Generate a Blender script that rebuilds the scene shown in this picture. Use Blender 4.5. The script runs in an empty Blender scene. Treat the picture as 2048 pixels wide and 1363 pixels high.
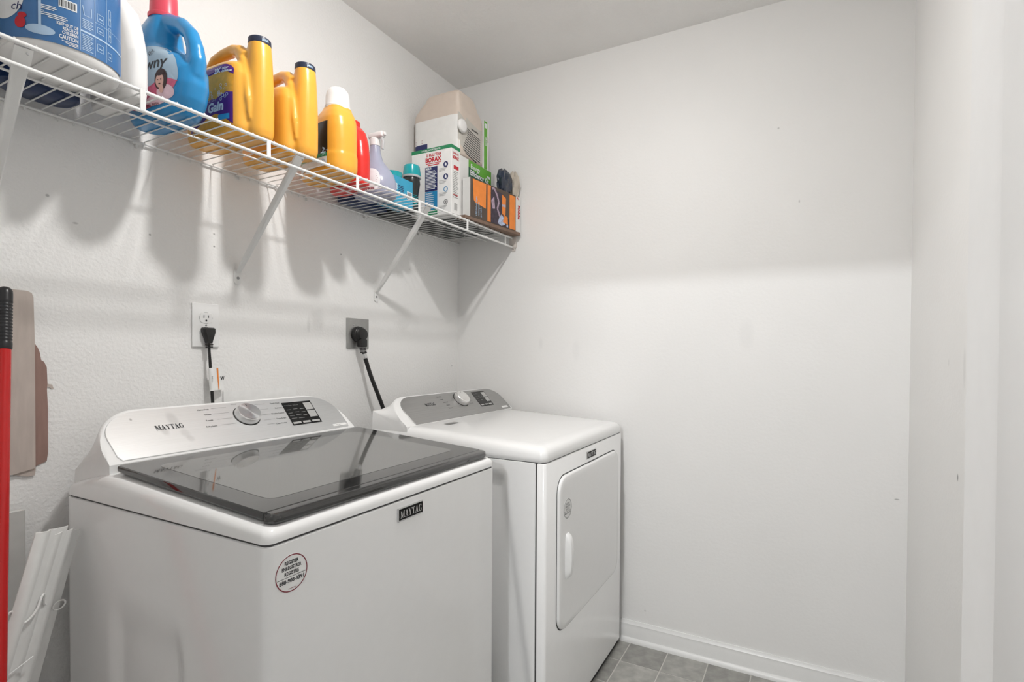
import bpy, bmesh, math, random
from mathutils import Vector, Matrix
from mathutils.bvhtree import BVHTree

random.seed(7)
S = bpy.context.scene
C = S.collection

# ------------------------------------------------------------------ camera
YAW, PITCH, ROLL = 1.0938, -0.0149, 0.0055
F = Vector((math.sin(YAW)*math.cos(PITCH), math.cos(YAW)*math.cos(PITCH), math.sin(PITCH)))
R0 = Vector((math.cos(YAW), -math.sin(YAW), 0)); U0 = R0.cross(F)
RT = R0*math.cos(ROLL) + U0*math.sin(ROLL); UP = U0*math.cos(ROLL) - R0*math.sin(ROLL)
cd = bpy.data.cameras.new('camera'); cam = bpy.data.objects.new('camera', cd); C.objects.link(cam)
cam.matrix_world = Matrix(((RT.x, UP.x, -F.x, -2.0958), (RT.y, UP.y, -F.y, -1.4942), (RT.z, UP.z, -F.z, 1.1768), (0, 0, 0, 1)))
cd.sensor_fit = 'HORIZONTAL'; cd.sensor_width = 36; cd.lens = 1052.85/2048*36
cd.shift_x = -41.75/2048; cd.shift_y = 40.28/2048
cd.clip_start = 0.02
S.camera = cam

# ------------------------------------------------------------------ world, exposure
w = bpy.data.worlds.new('world'); S.world = w; w.use_nodes = True
w.node_tree.nodes['Background'].inputs[0].default_value = (0.8, 0.85, 1, 1)
w.node_tree.nodes['Background'].inputs[1].default_value = 0.3
vs = S.view_settings
vs.view_transform = 'Standard'; vs.look = 'None'; vs.gamma = 1; vs.exposure = 0.0; vs.use_curve_mapping = False
ROOM_LAMP = 690.0      # radiance of the small downlight in the laundry room
HALL_LAMP = 820.0      # radiance of the hall tube

# ------------------------------------------------------------------ materials
def lin(c):
    return tuple((x/12.92 if x <= 0.04045 else ((x+0.055)/1.055)**2.4) for x in c)
def rgb(r, g, b): return lin((r/255, g/255, b/255))

def mat(name, col, rough=0.5, metal=0.0, var=0.04, vscale=40.0, bump=0.0, bscale=200.0, ior=1.45, coat=0.0,
        trans=0.0, emit=None, alpha=1.0, spec=None, stretch=None, tile=0.0, spots=None, sss=0.0):
    m = bpy.data.materials.new(name); m.use_nodes = True
    nt = m.node_tree; n = nt.nodes; L = nt.links; b = n['Principled BSDF']
    b.inputs['Roughness'].default_value = rough; b.inputs['Metallic'].default_value = metal
    b.inputs['IOR'].default_value = ior; b.inputs['Coat Weight'].default_value = coat
    b.inputs['Coat Roughness'].default_value = 0.08
    b.inputs['Transmission Weight'].default_value = trans; b.inputs['Alpha'].default_value = alpha
    if sss:
        b.inputs['Subsurface Weight'].default_value = sss; b.inputs['Subsurface Radius'].default_value = (.01, .008, .006)
    if spec is not None: b.inputs['Specular IOR Level'].default_value = spec
    tc = n.new('ShaderNodeTexCoord'); mp = n.new('ShaderNodeMapping'); L.new(tc.outputs['Object'], mp.inputs[0])
    if stretch: mp.inputs['Scale'].default_value = stretch
    nz = n.new('ShaderNodeTexNoise'); nz.inputs['Scale'].default_value = vscale; nz.inputs['Detail'].default_value = 4
    L.new(mp.outputs[0], nz.inputs['Vector'])
    mr = n.new('ShaderNodeMapRange'); mr.inputs['From Min'].default_value = .3; mr.inputs['From Max'].default_value = .7
    mr.inputs['To Min'].default_value = 1-var; mr.inputs['To Max'].default_value = 1+var
    L.new(nz.outputs['Fac'], mr.inputs[0])
    val = mr.outputs[0]
    if tile:
        oi = n.new('ShaderNodeObjectInfo'); m2 = n.new('ShaderNodeMapRange')
        m2.inputs['To Min'].default_value = 1-tile; m2.inputs['To Max'].default_value = 1+tile
        L.new(oi.outputs['Random'], m2.inputs[0])
        mm = n.new('ShaderNodeMath'); mm.operation = 'MULTIPLY'; L.new(val, mm.inputs[0]); L.new(m2.outputs[0], mm.inputs[1]); val = mm.outputs[0]
    if spots:
        gp = n.new('ShaderNodeNewGeometry')
        for (px, py, pz, sx, sy, sz, k) in spots:          # small scuffs and nail holes with a place of their own
            sb = n.new('ShaderNodeVectorMath'); sb.operation = 'SUBTRACT'; sb.inputs[1].default_value = (px, py, pz)
            L.new(gp.outputs['Position'], sb.inputs[0])
            ml = n.new('ShaderNodeVectorMath'); ml.operation = 'MULTIPLY'; ml.inputs[1].default_value = (1/sx, 1/sy, 1/sz)
            L.new(sb.outputs[0], ml.inputs[0])
            ln = n.new('ShaderNodeVectorMath'); ln.operation = 'LENGTH'; L.new(ml.outputs[0], ln.inputs[0])
            r = n.new('ShaderNodeMapRange'); r.interpolation_type = 'SMOOTHSTEP'
            r.inputs['From Min'].default_value = .4; r.inputs['From Max'].default_value = 1.2
            r.inputs['To Min'].default_value = k; r.inputs['To Max'].default_value = 1
            L.new(ln.outputs['Value'], r.inputs[0])
            mm = n.new('ShaderNodeMath'); mm.operation = 'MULTIPLY'; L.new(val, mm.inputs[0]); L.new(r.outputs[0], mm.inputs[1]); val = mm.outputs[0]
    mx = n.new('ShaderNodeVectorMath'); mx.operation = 'SCALE'; mx.inputs[0].default_value = col
    L.new(val, mx.inputs['Scale']); L.new(mx.outputs[0], b.inputs['Base Color'])
    if bump:
        n2 = n.new('ShaderNodeTexNoise'); n2.inputs['Scale'].default_value = bscale; n2.inputs['Detail'].default_value = 3
        L.new(mp.outputs[0], n2.inputs['Vector'])
        bp = n.new('ShaderNodeBump'); bp.inputs['Strength'].default_value = bump; bp.inputs['Distance'].default_value = 0.004
        L.new(n2.outputs['Fac'], bp.inputs['Height']); L.new(bp.outputs[0], b.inputs['Normal'])
    if emit:
        b.inputs['Emission Color'].default_value = (*emit[0], 1); b.inputs['Emission Strength'].default_value = emit[1]
    return m

M = {}
WALL = (.878, .872, .860)
M['wall_back'] = mat('painted drywall, orange peel', WALL, .55, var=.012, vscale=3, bump=.45, bscale=130, spots=[
    (-1.345, 0, 1.475, .003, .02, .003, .45), (-1.18, 0, 1.475, .003, .02, .003, .4), (-1.18, 0, 1.51, .003, .02, .003, .5),
    (-.72, 0, 1.53, .003, .02, .003, .5), (-.35, 0, 1.53, .003, .02, .003, .5), (-.045, 0, 1.115, .004, .02, .004, .6),
    (-1.55, 0, 1.52, .004, .02, .004, .6), (-1.50, 0, 1.47, .006, .02, .003, .75), (-.86, 0, 1.27, .008, .02, .03, .9)])
M['wall_right'] = mat('painted drywall', WALL, .5, var=.012, vscale=3, bump=.12, bscale=85, spots=[
    (0, -.62, 1.19, .02, .02, .05, .97), (0, -.45, 1.22, .02, .012, .03, .955), (0, -1.4, 1.99, .02, .004, .004, .7), (0, -1.47, 1.72, .02, .003, .006, .75),
    (0, -.93, .135, .02, .005, .004, .8), (0, -1.77, .70, .02, .008, .003, .6), (0, -1.30, 1.25, .02, .03, .06, .965)])
M['wall_front'] = mat('painted drywall with scuffs', WALL, .5, var=.012, vscale=3, bump=.12, bscale=85, spots=[
    (-.62, -1.8, .905, .006, .02, .009, .35), (-.68, -1.8, 1.235, .008, .02, .03, .82), (-.66, -1.8, 1.15, .012, .02, .05, .9),
    (-.52, -1.8, 1.16, .004, .02, .01, .88), (-.735, -1.8, 1.24, .008, .02, .05, .93)])
M['wall_hall'] = mat('hall drywall', (.50, .50, .49), .6, var=.02, vscale=4, bump=.2, bscale=160)
M['ceiling'] = mat('textured ceiling paint', (.90, .893, .878), .7, var=.02, vscale=5, bump=.6, bscale=110)
M['trim'] = mat('white semi-gloss trim', (.86, .86, .85), .28, var=.01)
M['door'] = mat('white painted door', (.85, .85, .85), .35, var=.01)
M['tile'] = mat('grey stone-look vinyl tile', rgb(163, 162, 157), .45, var=.22, vscale=24, bump=.25, bscale=60, tile=.16)
M['grout'] = mat('pale grout', rgb(205, 203, 197), .7, var=.06)
M['carpet'] = mat('hall carpet', (.55, .52, .48), .95, var=.2, vscale=300, bump=.6, bscale=500)
M['enamel'] = mat('white enamel', (.915, .915, .912), .16, var=.006, coat=.25)
M['enamel_side'] = M['enamel']
M['plastic_white'] = mat('white plastic', (.89, .89, .885), .3, var=.01)
M['seam'] = mat('dark seam', (.06, .06, .06), .6)
M['rubber'] = mat('black rubber', (.02, .02, .02), .55)
M['steel'] = mat('brushed steel fascia, dim reflection in colour', (.40, .398, .392), .36, metal=.7, var=.05, vscale=6, stretch=(1, 60, 60), bump=.02, bscale=30)  # same steel as the washer's, base colour darkened to imitate a dimmer reflection
M['steel_worn'] = mat('brushed steel fascia with smudges', (.785, .795, .80), .40, metal=.75, var=.03, vscale=9, stretch=(1, 60, 60),
    spots=[(-1.365, -.135, 1.012, .014, .03, .026, .86), (-1.395, -.16, .99, .010, .03, .012, .84), (-1.355, -.17, .98, .012, .03, .012, .9), (-1.35, -.185, .968, .010, .03, .008, .88), (-1.45, -.125, 1.02, .003, .02, .003, .6)])
M['knob'] = mat('spun metal knob', (.90, .895, .885), .22, metal=.9, var=.05)
M['knob_side'] = mat('satin metal knob side', (.78, .775, .77), .3, metal=.85, var=.04)
M['lid_frame'] = mat('smoked black lid frame', (.026, .026, .026), .06, var=.01, ior=1.62, coat=.4)
M['lid_glass'] = mat('smoked tempered glass', (.135, .135, .13), .04, var=.01, ior=1.62, coat=.4)
M['badge'] = mat('matt black badge', (.006, .006, .006), .6, var=.01, spec=.2)
M['panel'] = mat('black display panel', (.012, .012, .012), .22, var=.01)
M['ink'] = mat('dark print', (.035, .035, .04), .5)
M['ink_grey'] = mat('grey print', (.25, .25, .25), .5)
M['ink_pale'] = mat('pale grey print', (.32, .32, .32), .5)
M['key'] = mat('pale key', (.48, .48, .47), .35)
M['paper'] = mat('white paper label', (.88, .88, .87), .5)
M['silver'] = mat('silver badge', (.62, .62, .62), .25, metal=.8)
M['maroon'] = mat('maroon print', rgb(130, 40, 55), .5)
M['wire'] = mat('white vinyl-coated wire', (.84, .84, .83), .3, var=.01)
M['brace'] = mat('white enamelled brace', (.82, .82, .81), .3, var=.01)
M['bracket'] = mat('off white bracket', rgb(214, 206, 200), .45)
M['screw'] = mat('zinc screw', (.3, .3, .3), .35, metal=.8)
M['plate_steel'] = mat('steel wall plate', (.36, .36, .35), .35, metal=.6, var=.06)
M['cable'] = mat('black cable', (.012, .012, .012), .4)
M['plug'] = mat('black moulded plug', (.014, .014, .014), .38, var=.1)
M['red_pole'] = mat('red painted pole', rgb(190, 18, 18), .25, var=.03, coat=.2)
M['grip'] = mat('black rubber grip', (.018, .018, .02), .35)
M['card'] = mat('grey cardboard', rgb(190, 178, 170), .8, var=.07, vscale=14, stretch=(6, 6, 1))
M['card_brown'] = mat('brown cardboard', rgb(150, 122, 113), .85, var=.08, vscale=18, stretch=(6, 6, 1))
M['blind'] = mat('white vinyl slat', (.90, .90, .885), .35, var=.02)
M['blind_grey'] = mat('grey board', rgb(196, 195, 192), .5)
M['wrap'] = mat('shiny plastic wrap', (.9, .9, .9), .12)
M['yellow'] = mat('yellow plastic', rgb(240, 174, 66), .3, var=.02, coat=.15, sss=.05)
M['navy_cap'] = mat('navy cap', rgb(45, 52, 72), .35)
M['downy'] = mat('blue plastic', rgb(40, 140, 200), .25, var=.02, coat=.2)
M['pink'] = mat('coral pink cap', rgb(224, 82, 100), .35)
M['white_pl'] = mat('white bottle plastic', (.82, .81, .80), .32, var=.01, coat=.1)
M['tub_label'] = mat('blue label', rgb(64, 112, 165), .35, var=.04)
M['lbl_white'] = mat('white label print', (.78, .80, .82), .45)
M['lbl_pale'] = mat('pale blue print', rgb(170, 196, 222), .45)
M['red_print'] = mat('red print', rgb(190, 30, 45), .4)
M['purple'] = mat('purple label', rgb(88, 34, 128), .35, var=.05)
M['orange_lbl'] = mat('orange bubble label', rgb(240, 170, 50), .35, var=.12, vscale=90)
M['sky_lbl'] = mat('sky blue print', rgb(60, 160, 215), .4)
M['down_lbl'] = mat('pale sky label', rgb(172, 196, 214), .35, var=.05, vscale=20)
M['rose'] = mat('rose print', rgb(206, 96, 128), .4, var=.2, vscale=60)
M['blush'] = mat('blush print', rgb(226, 196, 206), .4, var=.08, vscale=60)
M['hair'] = mat('dark brown print', rgb(62, 42, 42), .4)
M['skin'] = mat('skin tone print', rgb(222, 178, 164), .4)
M['red_pl'] = mat('red plastic', rgb(222, 50, 44), .3, var=.02, coat=.15)
M['lavender'] = mat('lavender clear plastic', rgb(186, 190, 212), .22, var=.02, trans=.25)
M['clear_white'] = mat('frosted plastic', (.78, .79, .80), .3, trans=.4)
M['blue_card'] = mat('bright blue carton', rgb(58, 160, 196), .4, var=.05)
M['teal'] = mat('teal plastic', rgb(20, 160, 168), .22, coat=.2)
M['black_pl'] = mat('black plastic', (.022, .026, .026), .25)
M['charcoal'] = mat('dark charcoal plastic', (.05, .055, .055), .4, var=.35, vscale=20)
M['navy'] = mat('navy plastic', rgb(32, 52, 92), .35, var=.1)
M['deep_blue'] = mat('deep blue plastic', rgb(20, 78, 122), .35, var=.1)
M['box_white'] = mat('white carton', (.78, .775, .76), .5, var=.02)
M['box_green'] = mat('green carton', rgb(35, 130, 85), .5)
M['dkgreen'] = mat('dark green print', rgb(12, 90, 55), .45)
M['ltgreen'] = mat('light green print', rgb(96, 168, 52), .45)
M['ink_navy'] = mat('navy print', rgb(32, 38, 92), .45)
M['ink_blue'] = mat('blue print', rgb(40, 130, 180), .45)
M['beige'] = mat('beige plastic', rgb(206, 192, 180), .38, var=.02, coat=.1)
M['grey_lbl'] = mat('grey label', rgb(190, 186, 178), .4)
M['orange'] = mat('orange print', rgb(240, 140, 58), .45, var=.06)
M['brown'] = mat('dark brown carton', rgb(84, 72, 64), .5, var=.05)
M['photo_dark'] = mat('dark photo print', rgb(58, 48, 62), .45, var=.4, vscale=60)
M['photo_lilac'] = mat('lilac photo print', rgb(170, 150, 168), .45, var=.3, vscale=90)
M['photo_blue'] = mat('pale blue photo print', rgb(176, 188, 214), .45, var=.35, vscale=120)
M['bag_navy'] = mat('navy plastic bag', rgb(44, 52, 68), .22, var=.2, bump=.4, bscale=60)
M['bag_tan'] = mat('translucent tan bag', rgb(206, 196, 182), .3, var=.06, bump=.5, bscale=50, trans=.15)
M['brown_flat'] = mat('brown cardboard sheet', rgb(126, 104, 90), .75, var=.1)
M['tan_pl'] = mat('tan plastic', rgb(150, 132, 112), .4)
M['lamp_white'] = mat('white porcelain', (.8, .8, .78), .25)
M['bulb'] = mat('glowing bulb', (1, 1, 1), .3, emit=((1.0, .984, .960), ROOM_LAMP))
M['globe'] = mat('glowing hall tube', (1, 1, 1), .3, emit=((.965, .98, 1.0), HALL_LAMP))

_n = M['knob'].node_tree; _t = _n.nodes.new('ShaderNodeTangent'); _t.direction_type = 'RADIAL'; _t.axis = 'Z'      # turned face
_n.links.new(_t.outputs[0], _n.nodes['Principled BSDF'].inputs['Tangent']); _n.nodes['Principled BSDF'].inputs['Anisotropic'].default_value = .8
# ------------------------------------------------------------------ geometry helpers
class Frame:
    def __init__(s, o, ex, ey):
        s.o = Vector(o); s.ex = Vector(ex).normalized(); s.ey = Vector(ey).normalized(); s.n = s.ex.cross(s.ey).normalized()
    def __call__(s, u, v, h=0): return s.o + s.ex*u + s.ey*v + s.n*h

class Cyl:                                                     # a print wrapped on an upright cylinder, u runs around
    def __init__(s, c, r, a0): s.c = Vector(c); s.r = r; s.a0 = a0
    def __call__(s, u, v, h=0):
        a = s.a0 + u/s.r; q = s.r + h
        return s.c + Vector((math.cos(a)*q, math.sin(a)*q, v))

XY = Frame((0, 0, 0), (1, 0, 0), (0, 1, 0))
_tc = {}
def text_geo(s, bold):
    k = (s, bold)
    if k not in _tc:
        cu = bpy.data.curves.new('t', 'FONT'); cu.body = s; cu.size = 1; cu.offset = bold; cu.resolution_u = 2; cu.fill_mode = 'FRONT'
        ob = bpy.data.objects.new('t', cu); me = bpy.data.meshes.new_from_object(ob)
        vs_ = [(v.co.x, v.co.y) for v in me.vertices]; fs = [tuple(p.vertices) for p in me.polygons]
        bpy.data.objects.remove(ob); bpy.data.curves.remove(cu); bpy.data.meshes.remove(me)
        _tc[k] = (vs_, fs)
    return _tc[k]

def arc(cx, cy, r, a0, a1, n):
    return [(cx + r*math.cos(a0+(a1-a0)*i/n), cy + r*math.sin(a0+(a1-a0)*i/n)) for i in range(n+1)]
def rr(x0, x1, y0, y1, r, n=5):
    p = []
    for cx, cy, a in ((x1-r, y1-r, 0), (x0+r, y1-r, .5), (x0+r, y0+r, 1), (x1-r, y0+r, 1.5)):
        p += arc(cx, cy, r, a*math.pi, (a+.5)*math.pi, n)
    return p
def se(a, b, p, n, cx=0, cy=0, rot=0):
    o = []
    for i in range(n):
        t = 2*math.pi*i/n; c, s_ = math.cos(t), math.sin(t)
        x = a*math.copysign(abs(c)**(2/p), c); y = b*math.copysign(abs(s_)**(2/p), s_)
        o.append((cx + x*math.cos(rot)-y*math.sin(rot), cy + x*math.sin(rot)+y*math.cos(rot)))
    return o

SER = {}
def _q(*p): return list(p)
def _r(x0, y0, x1, y1): return [(x0, y0), (x1, y0), (x1, y1), (x0, y1)]
SER['M'] = (1.2, [_r(.1, 0, .2, 1), _r(.85, 0, 1.08, 1), _q((.1, 1), (.36, 1), (.66, .12), (.54, 0)), _q((.54, 0), (.62, 0), (.92, 1), (.85, 1)), _r(0, 0, .32, .07), _r(.73, 0, 1.2, .07), _r(0, .93, .3, 1), _r(.85, .93, 1.2, 1)])
SER['A'] = (1.0, [_q((.1, 0), (.19, 0), (.52, 1), (.44, 1)), _q((.6, 0), (.88, 0), (.58, 1), (.42, 1)), _r(.24, .28, .7, .36), _r(0, 0, .34, .07), _r(.52, 0, 1.0, .07)])
SER['Y'] = (1.0, [_q((.08, 1), (.34, 1), (.62, .42), (.42, .42)), _q((.55, .42), (.62, .48), (.9, 1), (.8, 1)), _r(.41, 0, .63, .46), _r(.28, 0, .76, .07), _r(0, .93, .44, 1), _r(.66, .93, 1.0, 1)])
SER['T'] = (.92, [_r(.02, .92, .9, 1), _r(.35, 0, .57, 1), _r(.22, 0, .7, .07), _q((.02, .72), (.07, .72), (.14, .92), (.02, .92)), _q((.85, .72), (.9, .72), (.9, .92), (.78, .92))])
def _g():
    polys = []; n = 14
    for i in range(n):
        a0 = math.radians(50 + 270*i/n); a1 = math.radians(50 + 270*(i+1)/n)
        def pt(a, ro, ri, k): return (.5+ro*math.cos(a), .5+.52*math.sin(a)) if k else (.55+ri*math.cos(a), .5+.44*math.sin(a))
        polys.append([pt(a0, .48, .27, 1), pt(a1, .48, .27, 1), pt(a1, .48, .27, 0), pt(a0, .48, .27, 0)])
    polys += [_r(.7, .0, .9, .42), _r(.56, .36, 1.0, .43), _r(.8, .68, .86, 1.0)]
    return (1.02, polys)
SER['G'] = _g()

class G:
    def __init__(s): s.v = []; s.f = []
    def add(s, vs_, fs):
        k = len(s.v); s.v += [Vector(p) for p in vs_]; s.f += [tuple(i+k for i in f) for f in fs]; return s
    def box(s, x0, x1, y0, y1, z0, z1, fr=None):
        p = [(x, y, z) for z in (z0, z1) for y in (y0, y1) for x in (x0, x1)]
        if fr: p = [fr(*q) for q in p]
        return s.add(p, [(0, 2, 3, 1), (4, 5, 7, 6), (0, 1, 5, 4), (2, 6, 7, 3), (0, 4, 6, 2), (1, 3, 7, 5)])
    def rbox(s, x0, x1, y0, y1, z0, z1, r=.004, seg=2, fr=None):
        bm = bmesh.new(); bmesh.ops.create_cube(bm, size=1)
        for v in bm.verts:
            v.co = ((x0+x1)/2+v.co.x*(x1-x0), (y0+y1)/2+v.co.y*(y1-y0), (z0+z1)/2+v.co.z*(z1-z0))
        bmesh.ops.bevel(bm, geom=bm.edges[:], offset=r, segments=seg, affect='EDGES', profile=.5)
        bm.verts.index_update()
        p = [v.co.copy() for v in bm.verts]; fs = [tuple(v.index for v in f.verts) for f in bm.faces]; bm.free()
        if fr: p = [fr(*q) for q in p]
        return s.add(p, fs)
    def loft(s, rings, cap=True, closed=True):
        n = len(rings[0]); p = [q for r in rings for q in r]; fs = []
        for k in range(len(rings)-1):
            for i in range(n if closed else n-1):
                j = (i+1) % n
                fs.append((k*n+i, k*n+j, (k+1)*n+j, (k+1)*n+i))
        if cap:
            fs.append(tuple(range(n-1, -1, -1))); fs.append(tuple((len(rings)-1)*n+i for i in range(n)))
        return s.add(p, fs)
    def lathe(s, prof, c=(0, 0, 0), n=24, fr=None, sx=1, sy=1):
        rings = []
        for r, z in prof:
            ring = [(r*sx*math.cos(2*math.pi*i/n), r*sy*math.sin(2*math.pi*i/n), z) for i in range(n)]
            rings.append([fr(*q) for q in ring] if fr else [(q[0]+c[0], q[1]+c[1], q[2]+c[2]) for q in ring])
        return s.loft(rings)
    def tube(s, path, r, n=8, cap=True):
        P = [Vector(p) for p in path]; rings = []; prev = None
        for i, p in enumerate(P):
            t = (P[min(i+1, len(P)-1)] - P[max(i-1, 0)]).normalized()
            if prev is None:
                a = Vector((0, 0, 1)) if abs(t.z) < .9 else Vector((1, 0, 0)); u = t.cross(a).normalized()
            else:
                u = (prev - t*prev.dot(t)).normalized()
            prev = u; v = t.cross(u); rad = r[i] if isinstance(r, (list, tuple)) else r
            rings.append([p + (u*math.cos(2*math.pi*k/n) + v*math.sin(2*math.pi*k/n))*rad for k in range(n)])
        return s.loft(rings, cap)
    def prism(s, fr, pts, h0, h1, bev=0):
        rings = [[fr(u, v, h0) for u, v in pts]]
        if bev:
            rings.append([fr(u, v, h1-bev) for u, v in pts])
            cx = sum(p[0] for p in pts)/len(pts); cy = sum(p[1] for p in pts)/len(pts)
            w_ = max(p[0] for p in pts)-min(p[0] for p in pts); h_ = max(p[1] for p in pts)-min(p[1] for p in pts)
            kx, ky = 1-2*bev/w_, 1-2*bev/h_
            rings.append([fr(cx+(u-cx)*kx, cy+(v-cy)*ky, h1) for u, v in pts])
        else:
            rings.append([fr(u, v, h1) for u, v in pts])
        return s.loft(rings)
    def poly(s, fr, pts, h=0): return s.add([fr(u, v, h) for u, v in pts], [tuple(range(len(pts)))])
    def fan(s, fr, pts, h=0, k=8, mid=None):                    # a filled convex outline cut into rings, so it can follow a curved face
        cx, cy = mid or (sum(p[0] for p in pts)/len(pts), sum(p[1] for p in pts)/len(pts)); n = len(pts)
        p = [fr(cx+(u-cx)*j/k, cy+(v-cy)*j/k, h) for j in range(1, k+1) for u, v in pts]
        fs = [tuple(range(n))] + [((j*n+i), ((j+1)*n+i), ((j+1)*n+(i+1) % n), (j*n+(i+1) % n)) for j in range(k-1) for i in range(n)]
        return s.add(p, fs)
    def grid(s, fr, u0, u1, v0, v1, nu, nv, h=0):
        p = [fr(u0+(u1-u0)*i/nu, v0+(v1-v0)*j/nv, h) for j in range(nv+1) for i in range(nu+1)]
        return s.add(p, [(j*(nu+1)+i, j*(nu+1)+i+1, (j+1)*(nu+1)+i+1, (j+1)*(nu+1)+i) for j in range(nv) for i in range(nu)])
    def rect(s, fr, u0, v0, u1, v1, h=0):
        if isinstance(fr, Cyl) and abs(u1-u0) > .003: return s.grid(fr, u0, u1, v0, v1, int(abs(u1-u0)/.002)+1, 1, h)
        return s.poly(fr, [(u0, v0), (u1, v0), (u1, v1), (u0, v1)], h)
    def ringp(s, fr, cu, cv, ru, rv, t, h=0, n=40):
        o = [fr(cu+ru*math.cos(2*math.pi*i/n), cv+rv*math.sin(2*math.pi*i/n), h) for i in range(n)]
        q = [fr(cu+(ru-t)*math.cos(2*math.pi*i/n), cv+(rv-t)*math.sin(2*math.pi*i/n), h) for i in range(n)]
        return s.add(o+q, [(i, (i+1) % n, n+(i+1) % n, n+i) for i in range(n)])
    def text(s, fr, t, u, v, ht, h=0, al='l', bold=.0, width=None, shear=0, rot=0):
        vs_, fs = text_geo(t, bold)
        x0 = min(p[0] for p in vs_); x1 = max(p[0] for p in vs_)
        k = ht/.7; kx = k if width is None else width/(x1-x0)
        off = {'l': 0, 'c': -(x1-x0)/2, 'r': -(x1-x0)}[al]
        o = []
        for a, b in vs_:
            a_, b_ = ((a-x0)+off)*kx + shear*b*k, b*k
            o.append(fr(u + a_*math.cos(rot)-b_*math.sin(rot), v + a_*math.sin(rot)+b_*math.cos(rot), h))
        return s.add(o, fs)
    def serif(s, fr, t, u, v, width, ht, h=0):
        tot = sum(SER[c][0] for c in t) + .02*(len(t)-1); x = 0
        for c in t:
            for pl in SER[c][1]:
                s.poly(fr, [(u+(x+a)*width/tot, v+b*ht) for a, b in pl], h)
            x += SER[c][0]+.02
        return s
    def xf(s, m): s.v = [m @ p for p in s.v]; return s

ORG = {}
def build(g, name, m, parent=None, at=None, smooth=30, kind=None):
    o_ = ORG.get(parent.name, Vector((0, 0, 0))) if parent else Vector(at or (0, 0, 0))
    me = bpy.data.meshes.new(name)
    me.from_pydata([tuple(p - o_) for p in g.v], [], g.f); me.update()
    bm = bmesh.new(); bm.from_mesh(me); bmesh.ops.recalc_face_normals(bm, faces=bm.faces[:]); bm.to_mesh(me); bm.free()
    me.materials.append(M[m] if isinstance(m, str) else m)
    if smooth:
        for p in me.polygons: p.use_smooth = True
        me.set_sharp_from_angle(angle=math.radians(smooth))
    ob = bpy.data.objects.new(name, me); C.objects.link(ob)
    if parent: ob.parent = parent
    else: ob.location = o_
    ORG[ob.name] = o_
    if kind: ob['kind'] = kind
    return ob

def prints(g, name, m, parent):
    "a flat print: keep the facing as given"
    o_ = ORG[parent.name]; me = bpy.data.meshes.new(name)
    me.from_pydata([tuple(p - o_) for p in g.v], [], g.f); me.update(); me.materials.append(M[m])
    ob = bpy.data.objects.new(name, me); C.objects.link(ob); ob.parent = parent; ORG[ob.name] = o_
    if name.split('_')[-1] in ('lettering', 'print', 'line', 'barcode', 'stripe', 'mark', 'slot', 'key'): ob['kind'] = 'stuff'   # type too fine to pick apart
    return ob

def thing(name, label, cat, loc, group=None):
    o = bpy.data.objects.new(name, None); C.objects.link(o); o.location = loc; o.empty_display_size = .05
    o['label'] = label; o['category'] = cat
    if group: o['group'] = group
    ORG[o.name] = Vector(loc); return o
def tag(o, label, cat, group=None):
    o['label'] = label; o['category'] = cat
    if group: o['group'] = group
    return o
def struct(o): o['kind'] = 'structure'; return o

def fuse(g, voxel=.0035, smooth=5):
    "merge overlapping closed shapes into one smooth skin"
    me = bpy.data.meshes.new('tmp'); me.from_pydata([tuple(p) for p in g.v], [], g.f); me.update()
    bm = bmesh.new(); bm.from_mesh(me); bmesh.ops.recalc_face_normals(bm, faces=bm.faces[:]); bm.to_mesh(me); bm.free()
    ob = bpy.data.objects.new('tmp', me); C.objects.link(ob)
    md = ob.modifiers.new('r', 'REMESH'); md.mode = 'VOXEL'; md.voxel_size = voxel
    ms = ob.modifiers.new('s', 'SMOOTH'); ms.factor = .5; ms.iterations = smooth
    dg = bpy.context.evaluated_depsgraph_get(); m2 = bpy.data.meshes.new_from_object(ob.evaluated_get(dg))
    r = G().add([v.co.copy() for v in m2.vertices], [tuple(p.vertices) for p in m2.polygons])
    bpy.data.objects.remove(ob); bpy.data.meshes.remove(me); bpy.data.meshes.remove(m2)
    return r

def wrap(g, body, d, off=.0006):
    "press a print onto the body along direction d"
    bvh = BVHTree.FromPolygons([tuple(p) for p in body.v], body.f); d = Vector(d).normalized(); bad = set()
    for i, p in enumerate(g.v):
        hit, nrm = bvh.ray_cast(p - d*.6, d)[:2]
        if hit is not None and nrm.dot(d) < -.12: g.v[i] = hit - d*off
        else: bad.add(i)
    g.f = [f for f in g.f if not any(i in bad for i in f)]
    return g

# ================================================================== THE ROOM
XL, YF, ZC = -2.30, -1.80, 2.44          # left wall, front wall, ceiling; the far corner is at x = 0, y = 0
DY0, DY1, DZ = -1.64, -.87, 2.045        # doorway in the left wall
g = G().box(XL-.12, .12, 0, .12, 0, ZC); struct(build(g, 'wall_back', 'wall_back', smooth=0))
g = G().box(0, .12, YF-.12, 0, 0, ZC); struct(build(g, 'wall_right', 'wall_right', smooth=0))
g = G().box(XL-.12, 0, YF-.12, YF, 0, ZC); struct(build(g, 'wall_front', 'wall_front', smooth=0))
g = G().box(XL-.12, XL, YF, DY0, 0, ZC).box(XL-.12, XL, DY1, 0, 0, ZC).box(XL-.12, XL, DY0, DY1, DZ, ZC)
struct(build(g, 'wall_left', 'wall_front', smooth=0))
g = G().box(-5.2, .12, -3.0, .7, ZC, ZC+.1); struct(build(g, 'ceiling', 'ceiling', smooth=0))

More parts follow.
